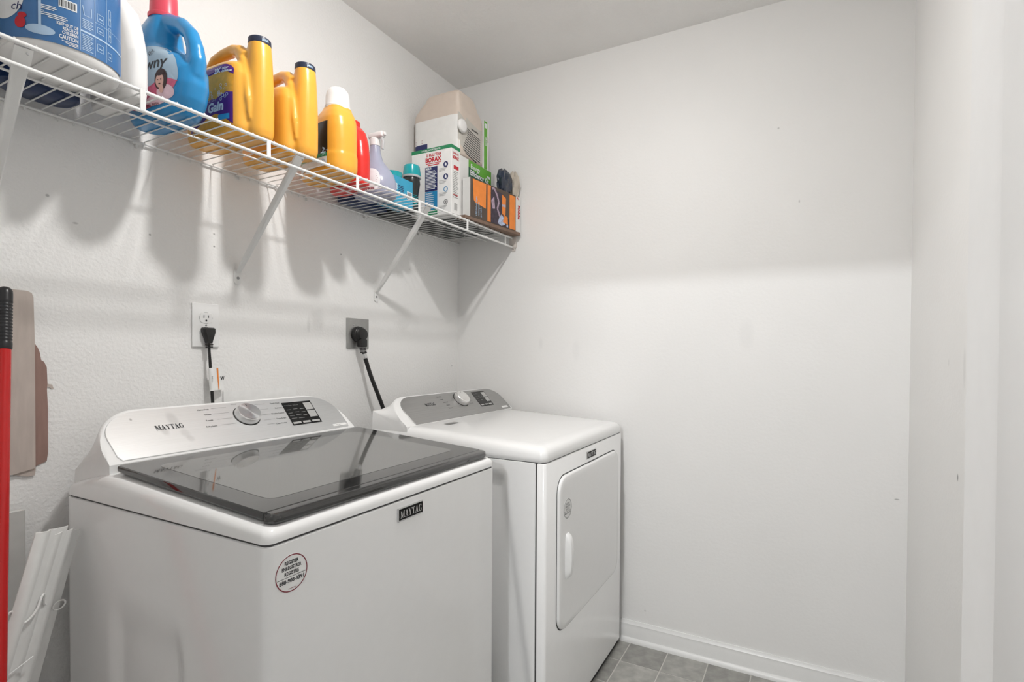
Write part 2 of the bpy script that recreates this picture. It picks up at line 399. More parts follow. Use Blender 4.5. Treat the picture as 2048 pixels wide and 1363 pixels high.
# floor: grout bed with every tile standing a little proud of the joints
fl = struct(build(G().box(XL, 0, YF, 0, -.05, -.0015), 'floor', 'grout', smooth=0))
TP = .1518; gap = .0022; cache = {}
xs = [-.1578 + TP*k for k in range(-16, 3)]; ys = [-.8761 + TP*k for k in range(-8, 8)]
nt_ = 0
for i in range(len(xs)-1):
    for j in range(len(ys)-1):
        x0, x1 = max(xs[i]+gap, XL), min(xs[i+1]-gap, -.001); y0, y1 = max(ys[j]+gap, YF+.001), min(ys[j+1]-gap, -.001)
        if x1-x0 < .004 or y1-y0 < .004: continue
        key = (round(x1-x0, 4), round(y1-y0, 4))
        if key not in cache:
            a, b = (x1-x0)/2, (y1-y0)/2; e = .0012
            q = G().loft([[(-a, -b, -.0015), (a, -b, -.0015), (a, b, -.0015), (-a, b, -.0015)],
                          [(-a, -b, -.0004), (a, -b, -.0004), (a, b, -.0004), (-a, b, -.0004)],
                          [(-a+e, -b+e, 0), (a-e, -b+e, 0), (a-e, b-e, 0), (-a+e, b-e, 0)]])
            t = build(q, 'tile', 'tile', smooth=0); cache[key] = t.data
        else:
            t = bpy.data.objects.new('tile', cache[key]); C.objects.link(t)
        t.location = ((x0+x1)/2, (y0+y1)/2, 0); t.parent = fl

def base_profile(z0=0):      # depth out from the wall, height
    return [(0, z0), (.011, z0), (.0115, .060), (.0095, .066), (.0105, .071), (.0060, .079), (.0045, .084), (0, .084)]
def shoe_profile(): return [(.0112, 0)] + [(.0112+.0115*math.cos(a), .018*math.sin(a)) for a in [i*math.pi/2/6 for i in range(7)]]
def run(prof, p0, p1, out):
    p0, p1, out = Vector(p0), Vector(p1), Vector(out)
    return G().loft([[p + out*d + Vector((0, 0, z)) for d, z in prof] for p in (p0, p1)])
for nm, p0, p1, out in (('right', (0, -.0005, 0), (0, YF+.0005, 0), (-1, 0, 0)), ('back', (XL, 0, 0), (-.012, 0, 0), (0, -1, 0)), ('front', (XL+.02, YF, 0), (-.012, YF, 0), (0, 1, 0))):
    b = struct(build(run(base_profile(), p0, p1, out), 'baseboard_'+nm, 'trim', smooth=40))
    build(run(shoe_profile(), p0, p1, out), 'shoe_moulding', 'trim', b, smooth=50)

# doorway lining and the door, folded open against the front wall
g = G().box(XL-.125, XL+.004, DY0-.001, DY0+.018, 0, DZ).box(XL-.125, XL+.004, DY1-.018, DY1+.001, 0, DZ).box(XL-.125, XL+.004, DY0+.018, DY1-.018, DZ-.018, DZ+.001)
g.rbox(XL+.0005, XL+.016, DY1-.004, DY1+.056, 0, DZ+.056, .003).rbox(XL+.0005, XL+.016, DY0-.056, DY0+.004, 0, DZ+.056, .003).rbox(XL+.0005, XL+.016, DY0-.056, DY1+.056, DZ-.004, DZ+.056, .003)
struct(build(g, 'trim_1', 'trim'))
DX0, DX1, DFY = XL+.022, -1.486, -1.625
dr = struct(build(G().rbox(DX0, DX1, DFY-.035, DFY, .012, 2.03, .002, 1), 'door_1', 'door'))
w_ = (DX1-DX0-.30)/2
for k in range(2):
    x0 = DX0+.11+k*(w_+.08)
    for z0, z1 in ((.22, .75), (.88, 1.52), (1.64, 1.90)):
        build(G().rbox(x0, x0+w_, DFY-.002, DFY+.006, z0, z1, .0055, 3), 'door_panel', 'door', dr)
for z in (.25, 1.05, 1.80):
    build(G().lathe([(.006, -.045), (.006, .045)], (DX0-.004, DFY+.002, z), 10), 'hinge', 'silver', dr)

# hall beyond the doorway
hx0, hx1, hy0, hy1 = -5.2, XL-.12, -3.0, .7
struct(build(G().box(hx0, hx1, hy0, hy1, -.05, -.001), 'floor_hall', 'carpet', smooth=0))
struct(build(G().box(hx0-.1, hx0, hy0, hy1, -.05, ZC), 'wall_hall_far', 'wall_hall', smooth=0))
struct(build(G().box(hx0, hx1, hy0-.1, hy0, -.05, ZC), 'wall_hall_front', 'wall_hall', smooth=0))
struct(build(G().box(hx0, hx1, hy1, hy1+.1, -.05, ZC), 'wall_hall_back', 'wall_hall', smooth=0))
struct(build(G().box(hx1, hx1+.11, hy0, YF-.12, -.05, ZC).box(hx1, hx1+.11, .12, hy1, -.05, ZC), 'wall_hall_near', 'wall_hall', smooth=0))

# lamps: a small downlight over the washer, a tube light in the hall
lx, ly = -1.16, -.885                                           # small round downlight: a low opal lens in a shallow white ring
t = thing('ceiling_lamp', 'small round white downlight on the ceiling above the washer', 'lamp', (lx, ly, ZC-.016))
build(G().lathe([(.050, ZC-.0165), (.060, ZC-.0165), (.066, ZC-.012), (.068, ZC-.0005), (.050, ZC-.0005)], (lx, ly, 0), 36), 'lamp_ring', 'lamp_white', t)
build(G().lathe([(.046*math.sin(a_)+1e-4, ZC-.0172-.016*math.cos(a_)) for a_ in [i*math.pi/2/8 for i in range(9)]], (lx, ly, 0), 28), 'lamp_lens', 'bulb', t, smooth=80)
hx, hz = -3.85, 2.355                                           # hall: a short tube light running across the hall
t = thing('hall_lamp', 'short white tube light on the hall ceiling', 'lamp', (hx, -1.12, hz))
build(G().rbox(hx-.035, hx+.035, -1.30, -.94, ZC-.030, ZC-.0005, .006, 2).rbox(hx-.012, hx+.012, -1.285, -1.265, hz-.018, ZC-.028, .004, 2).rbox(hx-.012, hx+.012, -.975, -.955, hz-.018, ZC-.028, .004, 2), 'lamp_holder', 'lamp_white', t)
build(G().tube([(hx, -1.266, hz), (hx, -1.12, hz), (hx, -.974, hz)], .018, 14), 'tube', 'globe', t, smooth=60)

# ================================================================== APPLIANCES
def sstep(a, b, x):
    t = max(0, min(1, (x-a)/(b-a))); return t*t*(3-2*t)

def cabinet(x0, x1, y0, y1, z0, z1, r, emboss, nz=60):
    "sheet-metal body; emboss(y, z) pushes the left side in"
    base = []
    for cx, cy, a in ((x1-r, y1-r, 0), (x0+r, y1-r, .5)):
        base += arc(cx, cy, r, a*math.pi, (a+.5)*math.pi, 4)
    base += [(x0, y1-r+(y0+r-(y1-r))*i/60) for i in range(1, 60)]
    for cx, cy, a in ((x0+r, y0+r, 1), (x1-r, y0+r, 1.5)):
        base += arc(cx, cy, r, a*math.pi, (a+.5)*math.pi, 4)
    rings = []
    for k in range(nz+1):
        z = z0+(z1-z0)*k/nz
        rings.append([(x+(emboss(y, z) if abs(x-x0) < 1e-6 else 0), y, z) for x, y in base])
    e = .004                                                    # rolled top edge
    cx, cy = (x0+x1)/2, (y0+y1)/2
    rings.append([(cx+(x-cx)*(1-2*e/(x1-x0)), cy+(y-cy)*(1-2*e/(y1-y0)), z1+.002) for x, y in base])
    return G().loft(rings)

def console(x0, x1, yb, zb, yt, zt, yr, zr, zlow, rx, rz, back=None):
    "wedge-shaped control housing: sloping front, rounded upper corners, back falling towards the wall"
    L_ = []
    n = 44
    us = []
    for i in range(n+1):
        t = i/n
        us.append(x0 + (x1-x0)*(.5-.5*math.cos(math.pi*t)))
    for x in us:
        d = min(x-x0, x1-x)
        k = 1 if d >= rx else math.sqrt(max(0, 1-((rx-d)/rx)**2))
        h = zt - rz*(1-k)                                       # top of the housing here
        f = (h-zb)/(zt-zb); yh = yb+(yt-yb)*f
        e = min(.006, (h-zb)*.3)
        kk = .55+.45*k
        L_.append([(x, yb, zlow), (x, yb, zb), (x, yb+(yh-yb)*.5, zb+(h-zb)*.5), (x, yh-.004*f, h-e*.7), (x, yh+.002, h-.001), (x, yh+.008, h), (x, yh+.016, h-.003),
                   (x, yr-.03, zr+(h-zr)*.42), (x, yr, zr), (x, yr+.004, zlow)])
    return G().loft(L_)

def fascia_frame(yb, zb, yt, zt):
    return Frame((0, yb, zb), (1, 0, 0), (0, yt-yb, zt-zb))

def fascia_outline(x0, x1, v0, v1, rx, rv, n=10):
    p = [(x0+.008, v0), (x1-.006, v0), (x1-.001, v0+.012)]
    p += [(x1-rx+rx*math.cos(a), v1-rv+rv*math.sin(a)) for a in [math.pi/2*i/n for i in range(n+1)]]
    p += [(x0+rx-rx*math.cos(a), v1-rv+rv*math.sin(a)) for a in [math.pi/2-math.pi/2*i/n for i in range(n+1)]]
    p += [(x0+.002, v0+.012)]
    return p

def knob(root, fr, u, v, r, h):
    f2 = Frame(fr(u, v, 0), fr.ex, fr.ey)
    build(G().lathe([(r*1.08, 0), (r*1.08, .0025), (r*1.0, .0035)], n=36, fr=f2), 'knob_base', 'rubber', root)
    k = build(G().lathe([(r, .003), (r*1.0, h*.55), (r*.965, h-.004), (r*.95, h-.0015), (r*.9, h)], n=44, fr=f2), 'knob', 'knob_side', root)
    me_ = build(G().lathe([(r*.9, h-.001), (r*.88, h+.0006), (r*.02, h+.0006)], n=44), 'knob_face', 'knob', None, smooth=20)
    me_.parent = k; me_.matrix_basis = Matrix.Translation(f2.o-ORG[root.name]) @ Matrix((f2.ex, f2.ey, f2.n)).transposed().to_4x4()
    prints(G().rect(f2, -.0006, r*.55, .0006, r*.78, h+.0012), 'pointer', 'ink', k)

def display(root, fr, u0, u1, v0, v1, sl, keys, rows, titles):
    f2 = Frame(fr(0, 0, 0), fr.ex, fr.ey)
    q = [(u0, v0), (u1, v0), (u1+sl, v1), (u0+sl, v1)]
    d = build(G().prism(fr, q, .0005, .0032), 'display', 'panel', root)
    k = G(); t = G()
    wd = u1-u0; hd = v1-v0
    def P(a, b): return (u0+wd*a+sl*b, v0+hd*b)
    for a0, a1, b0, b1 in keys: k.poly(fr, [P(a0, b0), P(a1, b0), P(a1, b1), P(a0, b1)], .0036)
    for a0, a1, b in rows: t.poly(fr, [P(a0, b), P(a1, b), P(a1, b+.014), P(a0, b+.014)], .0036)
    for s_, a, b, h in titles: t.text(fr, s_, *P(a, b), h, .0036)
    prints(k, 'touch_key', 'key', d); prints(t, 'lettering', 'ink_pale', d)

# ------------------------------------------------------------------ washer
WX0, WX1, WY0, WY1, WZ = -1.545, -.846, -.730, -.062, .8625
ws = thing('washing_machine', 'white top-loading washer with smoked glass lid and bright steel control panel', 'washing machine', ((WX0+WX1)/2, (WY0+WY1)/2, 0))
def emb_w(y, z):
    s_ = sstep(-.505, -.468, y)*(1-sstep(-.275, -.238, y))
    top = .70 - .06*(2*(y+.37)/.26)**4*.5
    return .010*s_*(1-sstep(top-.10, top+.01, z))*sstep(.06, .10, z)
build(cabinet(WX0, WX1, WY0, WY1, .025, WZ-.0038, .014, emb_w), 'cabinet', 'enamel', ws, smooth=50)
for x in (WX0+.05, WX1-.05):
    for y in (WY0+.05, WY1-.05): build(G().lathe([(.018, 0), (.018, .01), (.008, .012), (.008, .03)], (x, y, 0), 14), 'foot', 'rubber', ws)
build(G().prism(XY, rr(WX0+.003, WX1-.003, WY0+.003, WY1-.003, .012, 5), WZ-.004, WZ+.003), 'seam', 'seam', ws)
# deck: rounded top moulding, rising towards the console
def deck_h(y):
    if y < -.235: return .8885 + (.9215-.8885)*(y+.73)/(.495)
    return .9215 - (.9215-.888)*max(0, (y+.20))/.14 if y > -.20 else .9215
ring0 = rr(WX0, WX1, WY0, WY1, .016, 6)
dense = []
for i in range(len(ring0)):
    a, b = ring0[i], ring0[(i+1) % len(ring0)]
    m_ = max(1, int(math.hypot(b[0]-a[0], b[1]-a[1])/.04))
    for k in range(m_): dense.append((a[0]+(b[0]-a[0])*k/m_, a[1]+(b[1]-a[1])*k/m_))
cx, cy = (WX0+WX1)/2, (WY0+WY1)/2
rings = []
for ins, s_ in ((.003, -.03), (0, .0), (0, .25), (.0005, .5), (.003, .72), (.008, .88), (.016, .97), (.026, 1.0), (.06, 1.0)):
    kx, ky = 1-2*ins/(WX1-WX0), 1-2*ins/(WY1-WY0)
    rings.append([(cx+(x-cx)*kx, cy+(y-cy)*ky, WZ+.002+(deck_h(cy+(y-cy)*ky)-WZ-.002)*s_) for x, y in dense])
build(G().loft(rings), 'deck', 'enamel', ws, smooth=50)
# lid
LX0, LX1, LY0, LY1 = -1.527, -.864, -.722, -.232
def lz(y): return .9075 + (.9405-.9075)*(y-LY0)/(LY1-LY0)
def lidring(x0, x1, y0, y1, r, ins, dz):
    return [(x, y, lz(y)+dz) for x, y in rr(x0+ins, x1-ins, y0+ins, y1-ins, r, 6)]
HS = LY0+.024                                                   # joint between handle strip and glass frame
lidm = build(G().loft([lidring(LX0, LX1, HS+.0006, LY1, .006, .004, -.016), lidring(LX0, LX1, HS+.0006, LY1, .006, 0, -.011), lidring(LX0, LX1, HS+.0006, LY1, .006, 0, -.004), lidring(LX0, LX1, HS+.0006, LY1, .006, .0005, -.0015), lidring(LX0, LX1, HS+.0006, LY1, .006, .0025, 0)]), 'lid', 'lid_frame', ws, smooth=25)
pr = [(LY0+.016, -.020), (LY0+.006, -.0185), (LY0+.001, -.013), (LY0, -.008), (LY0+.0015, -.0035), (LY0+.005, -.0008), (LY0+.009, 0), (LY0+.0095, 0), (HS-.001, 0), (HS-.0006, 0), (HS-.0002, -.001), (HS-.0002, -.016)]
st = []
for i in range(13):
    t = i/12; x = LX0 + (LX1-LX0)*t; d = min(x-LX0, LX1-x)
    st.append(x)
xs_ = [LX0, LX0+.0015, LX0+.005, LX0+.011, LX0+.02, LX1-.02, LX1-.011, LX1-.005, LX1-.0015, LX1]
rg = []
for x in xs_:
    d = min(x-LX0, LX1-x); k = math.sqrt(max(0, 1-((.02-min(d, .02))/.02)**2))
    yo = (1-k)*.016; zs = .72+.28*min(1, d/.005)
    rg.append([(x, min(y+yo, HS-.0002-1e-4*j), lz(y)+z*zs-(.0025*(1-min(1, d/.005)))) for j, (y, z) in enumerate(pr)])
build(G().loft(rg), 'lid_handle', 'lid_frame', lidm, smooth=25)
wy0, wy1 = -.648, -.285
build(G().loft([[(x, y, lz(y)+h) for x, y in rr(-1.478, -.925, wy0, wy1, .022, 6)] for h in (-.0015, .0004)]), 'glass_window', 'lid_glass', lidm, smooth=20)
# console
CYB, CZB, CYT, CZT = -.212, .938, -.100, 1.040
co = build(console(-1.530, -.860, CYB, CZB, CYT, CZT, -.066, .915, .885, .105, .085), 'console', 'plastic_white', ws, smooth=45)
fw = fascia_frame(CYB, CZB, CYT, CZT)
fp = fascia_outline(-1.512, -.876, .006, .1455, .088, .075)
fa = build(G().prism(fw, fp, -.002, .0022, .0008), 'fascia', 'steel_worn', ws, smooth=25)
pb = G().serif(fw, 'MAYTAG', -1.411, .078, .062, .0145, .0028)
for s_, u, v in (('Heavy Duty', -1.297, .127), ('Whites', -1.288, .109), ('Towels', -1.292, .089), ('Bulky Items', -1.300, .069)):
    pb.text(fw, s_, u, v, .0042, .0028, bold=.01)
for s_, u, v in (('Quick Wash', -1.062, .127), ('Delicates', -1.064, .108), ('Wrinkle Control', -1.068, .088), ('Drain & Spin', -1.072, .068), ('Clean Washer', -1.079, .050)):
    pb.text(fw, s_, u, v, .0042, .0028, 'r', .01)
prints(pb, 'lettering', 'ink', fa)
pl = G().text(fw, 'Normal', -1.205, .137, .0036, .0028)
for v in (.130, .111, .091, .071): pl.rect(fw, -1.262, v, -1.222, v+.0006, .0028)
for v in (.130, .110, .090, .070, .054): pl.rect(fw, -1.140, v, -1.108, v+.0006, .0028)
prints(pl, 'guide_line', 'ink_grey', fa)
knob(ws, fw, -1.181, .093, .033, .021)
display(ws, fw, -1.066, -.965, .037, .127, .009,
        [(.70, .97, .60, .92), (.70, .97, .27, .56), (.03, .30, .05, .13), (.36, .62, .05, .13), (.68, .95, .05, .13)],
        [(.05, .18, .66), (.28, .42, .68), (.5, .63, .66), (.05, .18, .52), (.28, .42, .54), (.5, .63, .52), (.05, .2, .40), (.28, .45, .42), (.5, .63, .38), (.06, .24, .28), (.3, .5, .27)],
        [('Wash Temp   Soil Level', .05, .84, .0034)])
sk = build(G().rbox(-.936, -.884, .012, .0215, .0022, .0028, .0002, 1, fr=fw), 'sticker', 'paper', ws)
prints(G().text(fw, '4396  W11', -.926, .0152, .0030, .0032), 'lettering', 'ink_grey', sk)
# front badge and registration sticker
ff = Frame((0, WY0, 0), (1, 0, 0), (0, 0, 1))
bd = build(G().rbox(-1.240, -1.159, .8165, .8460, .0002, .003, .0008, 1, fr=ff), 'badge', 'silver', ws)
build(G().rbox(-1.2370, -1.1600, .8195, .8430, .0028, .0036, .0003, 1, fr=ff), 'badge_field', 'badge', bd)
prints(G().serif(ff, 'MAYTAG', -1.2335, .8235, .070, .0155, .0040), 'lettering', 'silver', bd)
rs = build(G().prism(ff, [(-1.4985+.0315*math.cos(a), .8055+.0315*math.sin(a)) for a in [i*math.pi/24 for i in range(48)]], .0001, .0005), 'registration_sticker', 'paper', ws)
prints(G().ringp(ff, -1.4985, .8055, .0312, .0312, .0017, .0008), 'rim', 'maroon', rs)
q = G()
for s_, v, wd in (('REGISTER', .8215, .027), ('ENREGISTRER', .8125, .038), ('REGISTRE', .8035, .028)): q.text(ff, s_, -1.4985, v, .0058, .0008, 'c', .035, wd)
q.text(ff, '888-908-3391', -1.4985, .7905, .0064, .0008, 'c', .035, .048)
q.rect(ff, -1.5265, .7995, -1.4705, .8003, .0008)
prints(q, 'lettering', 'ink', rs)
prints(G().rect(ff, -1.505, .7795, -1.491, .7803, .0008), 'fine_print', 'maroon', rs)

# ------------------------------------------------------------------ dryer
X0, X1, Y0, Y1, Z0 = -.740, -.0365, -.837, -.155, .8605
dy = thing('clothes_dryer', 'white front-loading clothes dryer with plain enamel top in the corner', 'dryer', ((X0+X1)/2, (Y0+Y1)/2, 0))
def emb_d(y, z):
    lim = -.675 - .09*(.835-z)/.6 if z < .835 else -.675
    s_ = sstep(lim-.030, lim+.004, y)*(1-sstep(-.25, -.21, y))
    return .012*s_*(1-sstep(.800, .822, z))*sstep(.05, .09, z)
build(cabinet(X0, X1, Y0+.034, Y1, .022, Z0-.0038, .006, emb_d, 70), 'cabinet', 'enamel', dy, smooth=50)
for x in (X0+.05, X1-.05):
    for y in (Y0+.08, Y1-.05): build(G().lathe([(.018, 0), (.018, .01), (.008, .012), (.008, .03)], (x, y, 0), 14), 'foot', 'rubber', dy)
build(G().box(X0+.004, X1-.003, Y0+.02, Y0+.045, .004, Z0-.004), 'seam', 'seam', dy)
build(G().box(X0+.012, X1-.004, Y0+.008, Y0+.040, .001, .0245), 'toe_gap_shade', 'rubber', dy, smooth=0)  # black strip standing in for the shade in the gap under the front
# front panel with rounded outer edges
o = rr(X0, X1, Y0, Y0+.0325, .0105, 6)
front = build(G().loft([[(x, y, z) for x, y in o] for z in (.024, Z0-.0045)] + [[(-.388+(x+.388)*.994, Y0+.016+(y-Y0-.016)*.86, Z0-.0022) for x, y in o]]), 'front_panel', 'enamel', dy, smooth=50)
build(G().prism(XY, rr(X0+.003, X1-.003, Y0+.003, Y1-.01, .012, 5), Z0-.005, Z0+.003), 'seam', 'seam', dy)
# top
def top_h(y): return .9035 + (.929-.9035)*(y-Y0)/.52 if y < -.317 else .929
ring0 = rr(X0, X1, Y0, Y1, .02, 6); dense = []
for i in range(len(ring0)):
    a, b = ring0[i], ring0[(i+1) % len(ring0)]; m_ = max(1, int(math.hypot(b[0]-a[0], b[1]-a[1])/.04))
    for k in range(m_): dense.append((a[0]+(b[0]-a[0])*k/m_, a[1]+(b[1]-a[1])*k/m_))
cx, cy = (X0+X1)/2, (Y0+Y1)/2; rings = []
for ins, s_ in ((.003, -.06), (0, .0), (0, .25), (.001, .48), (.004, .68), (.010, .84), (.019, .94), (.032, .99), (.05, 1.0), (.10, 1.01), (.2, 1.02), (.30, 1.02)):
    kx, ky = 1-2*ins/(X1-X0), 1-2*ins/(Y1-Y0)
    rings.append([(cx+(x-cx)*kx, cy+(y-cy)*ky, Z0+.002+(top_h(cy+(y-cy)*ky)-Z0-.002)*s_) for x, y in dense])
tp = build(G().loft(rings), 'top', 'enamel', dy, smooth=60)
# console
DYB, DZB, DYT, DZT = -.32, .928, -.22, 1.018
build(console(X0+.006, X1+.014, DYB, DZB, DYT, DZT, -.168, .975, .90, .10, .072), 'console', 'plastic_white', dy, smooth=45)
fd = fascia_frame(DYB, DZB, DYT, DZT)
fa = build(G().prism(fd, fascia_outline(-.692, -.030, .003, .131, .075, .062), -.002, .0022, .0008), 'fascia', 'steel', dy, smooth=25)
pb = G().serif(fd, 'MAYTAG', -.565, .076, .058, .0135, .0028)
for k, (s_, u, v) in enumerate((('Heavy Duty', -.470, .112), ('Towels', -.462, .097), ('Bulky Items', -.455, .082), ('Normal', -.450, .066), ('Delicates', -.452, .050))): pb.text(fd, s_, u, v, .0046, .0028, bold=.01)
for s_, u, v in (('Steam Refresh', -.258, .106), ('Timed Dry', -.262, .090), ('Quick Dry', -.268, .074), ('Air Only', -.275, .058)): pb.text(fd, s_, u, v, .0046, .0028, 'r', .01)
prints(pb, 'lettering', 'ink', fa)
knob(dy, fd, -.338, .086, .034, .024)
display(dy, fd, -.240, -.143, .035, .119, .010,
        [(.68, .97, .60, .92), (.68, .97, .28, .55), (.05, .26, .07, .14), (.36, .58, .07, .14), (.66, .9, .07, .14)],
        [(.05, .18, .66), (.28, .42, .68), (.5, .63, .66), (.05, .18, .52), (.28, .42, .54), (.5, .63, .52), (.05, .2, .40), (.28, .45, .42)],
        [('Temp   Dryness', .05, .84, .0036)])
build(G().rbox(-.100, -.052, .010, .0205, .0022, .0028, .0002, 1, fr=fd), 'sticker', 'paper', dy)
ft = Frame((0, 0, .931), (1, 0, 0), (0, 1, (.929-.9035)/.52))
# small grey data label lying on the top, just in front of the console
lb = G().rect(Frame((-.605, -.395, top_h(-.395)+.0022), (1, 0, 0), (0, 1, .049)), 0, 0, .062, .020, .0004)
build(lb, 'data_label', 'plate_steel', dy, smooth=0)
# door
fdr = Frame((0, Y0, 0), (1, 0, 0), (0, 0, 1))
def door_out(i, r): return rr(-.661+i, -.103-i, .327+i, .802-i, r, 8)
build(G().loft([[fdr(u, v, h) for u, v in door_out(i, r)] for i, r, h in ((-.0035, .052, .0001), (-.0035, .052, .0006), (.002, .048, .0006), (.002, .048, .0001))]), 'door_gap', 'seam', front, smooth=0)
door = build(G().loft([[fdr(u, v, h) for u, v in door_out(i, r)] for i, r, h in ((.0, .050, .0002), (0, .050, .005), (.002, .048, .0085), (.006, .044, .010), (.02, .036, .0105))]), 'door', 'enamel', dy, smooth=40)
hd = []
for k in range(15):
    t = k/14; z = .482 + (.622-.482)*t; e = math.sin(math.pi*min(1, max(0, t)))**.35 if 0 < t < 1 else .0
    wv = .016*(.55+.45*e); dp = .022*e+.002
    hd.append([fdr(-.607+wv*cx_, z, .0102+dp*dz_) for cx_, dz_ in ((-1, 0), (-1, .55), (-.8, .9), (-.3, 1), (.4, .95), (1.0, .7), (1.5, .25), (1.7, 0))])
build(G().loft(hd), 'handle', 'plastic_white', door, smooth=50)
ds = build(G().prism(fdr, [(-.605+.0300*math.cos(a), .698+.0300*math.sin(a)) for a in [i*math.pi/24 for i in range(48)]], .0104, .0110), 'registration_sticker', 'paper', door)
q = G().ringp(fdr, -.605, .698, .0298, .0298, .0016, .0113)
for s_, v, wd in (('REGISTER', .711, .027), ('ENREGISTRER', .7025, .037), ('REGISTRE', .694, .028), ('888-908-3391', .682, .044)): q.text(fdr, s_, -.605, v, .0058, .0113, 'c', .0, wd)
q.rect(fdr, -.632, .6905, -.578, .6912, .0113)
prints(q, 'lettering', 'ink', ds)
for z in (.727, .434): build(G().rbox(-.1015, -.0965, z-.035, z+.035, .0005, .004, .001, 1, fr=fdr), 'hinge', 'plate_steel', dy)
bd = build(G().rbox(-.424, -.337, .8165, .8425, .0002, .003, .0008, 1, fr=fdr), 'badge', 'silver', dy)
build(G().rbox(-.4205, -.339, .8190, .8400, .0028, .0036, .0003, 1, fr=fdr), 'badge_field', 'badge', bd)
prints(G().serif(fdr, 'MAYTAG', -.4165, .8225, .073, .0145, .0040), 'lettering', 'silver', bd)

# ================================================================== WIRE SHELF
DZK = 1.7051                                                    # where things stand
SHX0, SHX1, SY = XL+.004, -.006, -.3055
sh = thing('wire_shelf', 'long white wire shelf with diagonal braces running along the back wall', 'shelf', (-1.15, 0, 1.70))
def rod(name, y, z, r): return build(G().tube([(SHX0, y, z), (SHX1, y, z)], r, 10), name, 'wire', sh, smooth=60)
rod('rear_rod', -.008, 1.6985, .0030); rod('middle_rod', -.165, 1.6990, .0024)
rod('front_rod', SY, 1.6985, .0040); rod('lip_rod', SY-.001, 1.6585, .0040)
pitch = .0287; wm = None; x = -.040; k = 0
while x > SHX0+.01:
    if wm is None:
        o = build(G().tube([(x, -.0045, 1.690), (x, -.0045, 1.7022), (x, -.0085, 1.7030), (x, SY+.002, 1.7030), (x, SY-.0035, 1.7020)], .0016, 6), 'deck_wire', 'wire', sh, smooth=60); wm = o.data; x_first = x
    else:
        o = bpy.data.objects.new('deck_wire', wm); C.objects.link(o); o.parent = sh; o.location = (x-x_first, 0, 0)
    x -= pitch; k += 1
for x in (-.075, -.370, -.660, -.942, -1.233, -1.512, -1.80, -2.09):
    build(G().rbox(x-.0055, x+.0055, SY-.0052, SY-.0026, 1.6575, 1.7015, .001, 1), 'strap', 'wire', sh)
for xt, xb in ((-1.136, -1.112), (-.600, -.546), (-1.690, -1.655)):
    a = Vector((xt, SY+.004, 1.6955)); b = Vector((xb, -.0065, 1.412))
    d = (b-a).normalized(); u = Vector((1, 0, 0)); u = (u-d*u.dot(d)).normalized(); v = d.cross(u)
    rings = []
    for t, hw, hd_ in ((0, .0125, .004), (.05, .0125, .005), (.12, .0105, .007), (.2, .009, .009), (.5, .0078, .009), (.85, .007, .008), (.97, .007, .004), (1, .007, .003)):
        c_ = a+(b-a)*t
        rings.append([c_ + u*(hw*p)+v*(hd_*q_) for p, q_ in ((-1, -.5), (-.6, -1), (.6, -1), (1, -.5), (1, .5), (.6, 1), (-.6, 1), (-1, .5))])
    br = build(G().loft(rings), 'brace', 'brace', sh, smooth=40)
    q = [(-.0105, -.022), (-.004, -.027), (.004, -.027), (.0105, -.022), (.0105, .014), (-.0105, .014)]
    build(G().prism(Frame((xb, -.0005, 1.402), (1, 0, 0), (0, 0, 1)), q, 0, .0035), 'brace_foot', 'brace', br)
    build(G().lathe([(.0042, 0), (.0042, .0016), (.002, .0026)], n=12, fr=Frame((xb, -.004, 1.394), (1, 0, 0), (0, 0, 1))), 'screw', 'screw', br)
    build(G().lathe([(.0022, 0), (.0022, .002)], n=10, fr=Frame((xt+.003, SY-.0005, 1.684), (1, 0, 0), (0, 0, 1))), 'rivet', 'screw', br)
for x in (-1.38, -1.11, -.874, -.611, -.30, -1.66, -1.95):
    c_ = build(G().rbox(x-.008, x+.008, -.013, -.0003, 1.692, 1.7015, .002, 2).rbox(x+.001, x+.006, -.010, -.0003, 1.683, 1.693, .0015, 1), 'wall_clip', 'wire', sh)
eb = build(G().rbox(-.0105, -.0004, SY-.020, SY+.014, 1.655, 1.7046, .002, 2).rbox(-.006, -.0004, SY-.014, SY+.004, 1.640, 1.657, .002, 2), 'end_bracket', 'bracket', sh)
build(G().lathe([(.003, 0), (.003, .0015)], n=10, fr=Frame((-.006, SY-.005, 1.648), (0, -1, 0), (0, 0, 1))), 'screw', 'screw', eb)

# ================================================================== THINGS ON THE SHELF
Z = DZK
def RZ(cx, cy, a): return Matrix.Translation((cx, cy, 0)) @ Matrix.Rotation(a, 4, 'Z') @ Matrix.Translation((-cx, -cy, 0))

# --- big round tub with blue wrap label
tc = (-1.609, -.222); tr = .090
t = thing('detergent_tub', 'big round white tub with a blue caution label, largest thing on the shelf', 'tub', (*tc, Z))
body = G().lathe([(.060, Z), (.078, Z+.001), (.085, Z+.006), (.0885, Z+.016), (tr, Z+.032), (tr, Z+.205), (.086, Z+.225), (.07, Z+.25), (.045, Z+.262)], (*tc, 0), 64)
build(body, 'tub_body', 'white_pl', t, smooth=40)
build(G().lathe([(.047, Z+.262), (.047, Z+.295), (.044, Z+.299)], (*tc, 0), 40), 'cap', 'navy_cap', t)
cy_ = Cyl((*tc, Z-.0215), tr, math.radians(-128))               # u grows to the right around the tub
lbl = G().grid(cy_, -.15, .155, .040, .200, 80, 2, .0007)
lb = build(lbl, 'label', 'tub_label', t, smooth=60)
q = G()
for s_, v, h, wd in (('KEEP OUT OF', .0745, .0054, .029), ('REACH OF', .0675, .0054, .021), ('CHILDREN', .0605, .0054, .022), ('CAUTION', .0515, .0068, .026)): q.text(cy_, s_, .0505, v, h, .0012, 'r', .03, wd)
for v, a, b in ((.1010, .000, .020), (.0980, .000, .022), (.0950, .000, .018), (.0910, .000, .005), (.0880, .000, .034), (.0850, .000, .036), (.0820, .010, .034)): q.rect(cy_, a, v, b, v+.0014, .0012)
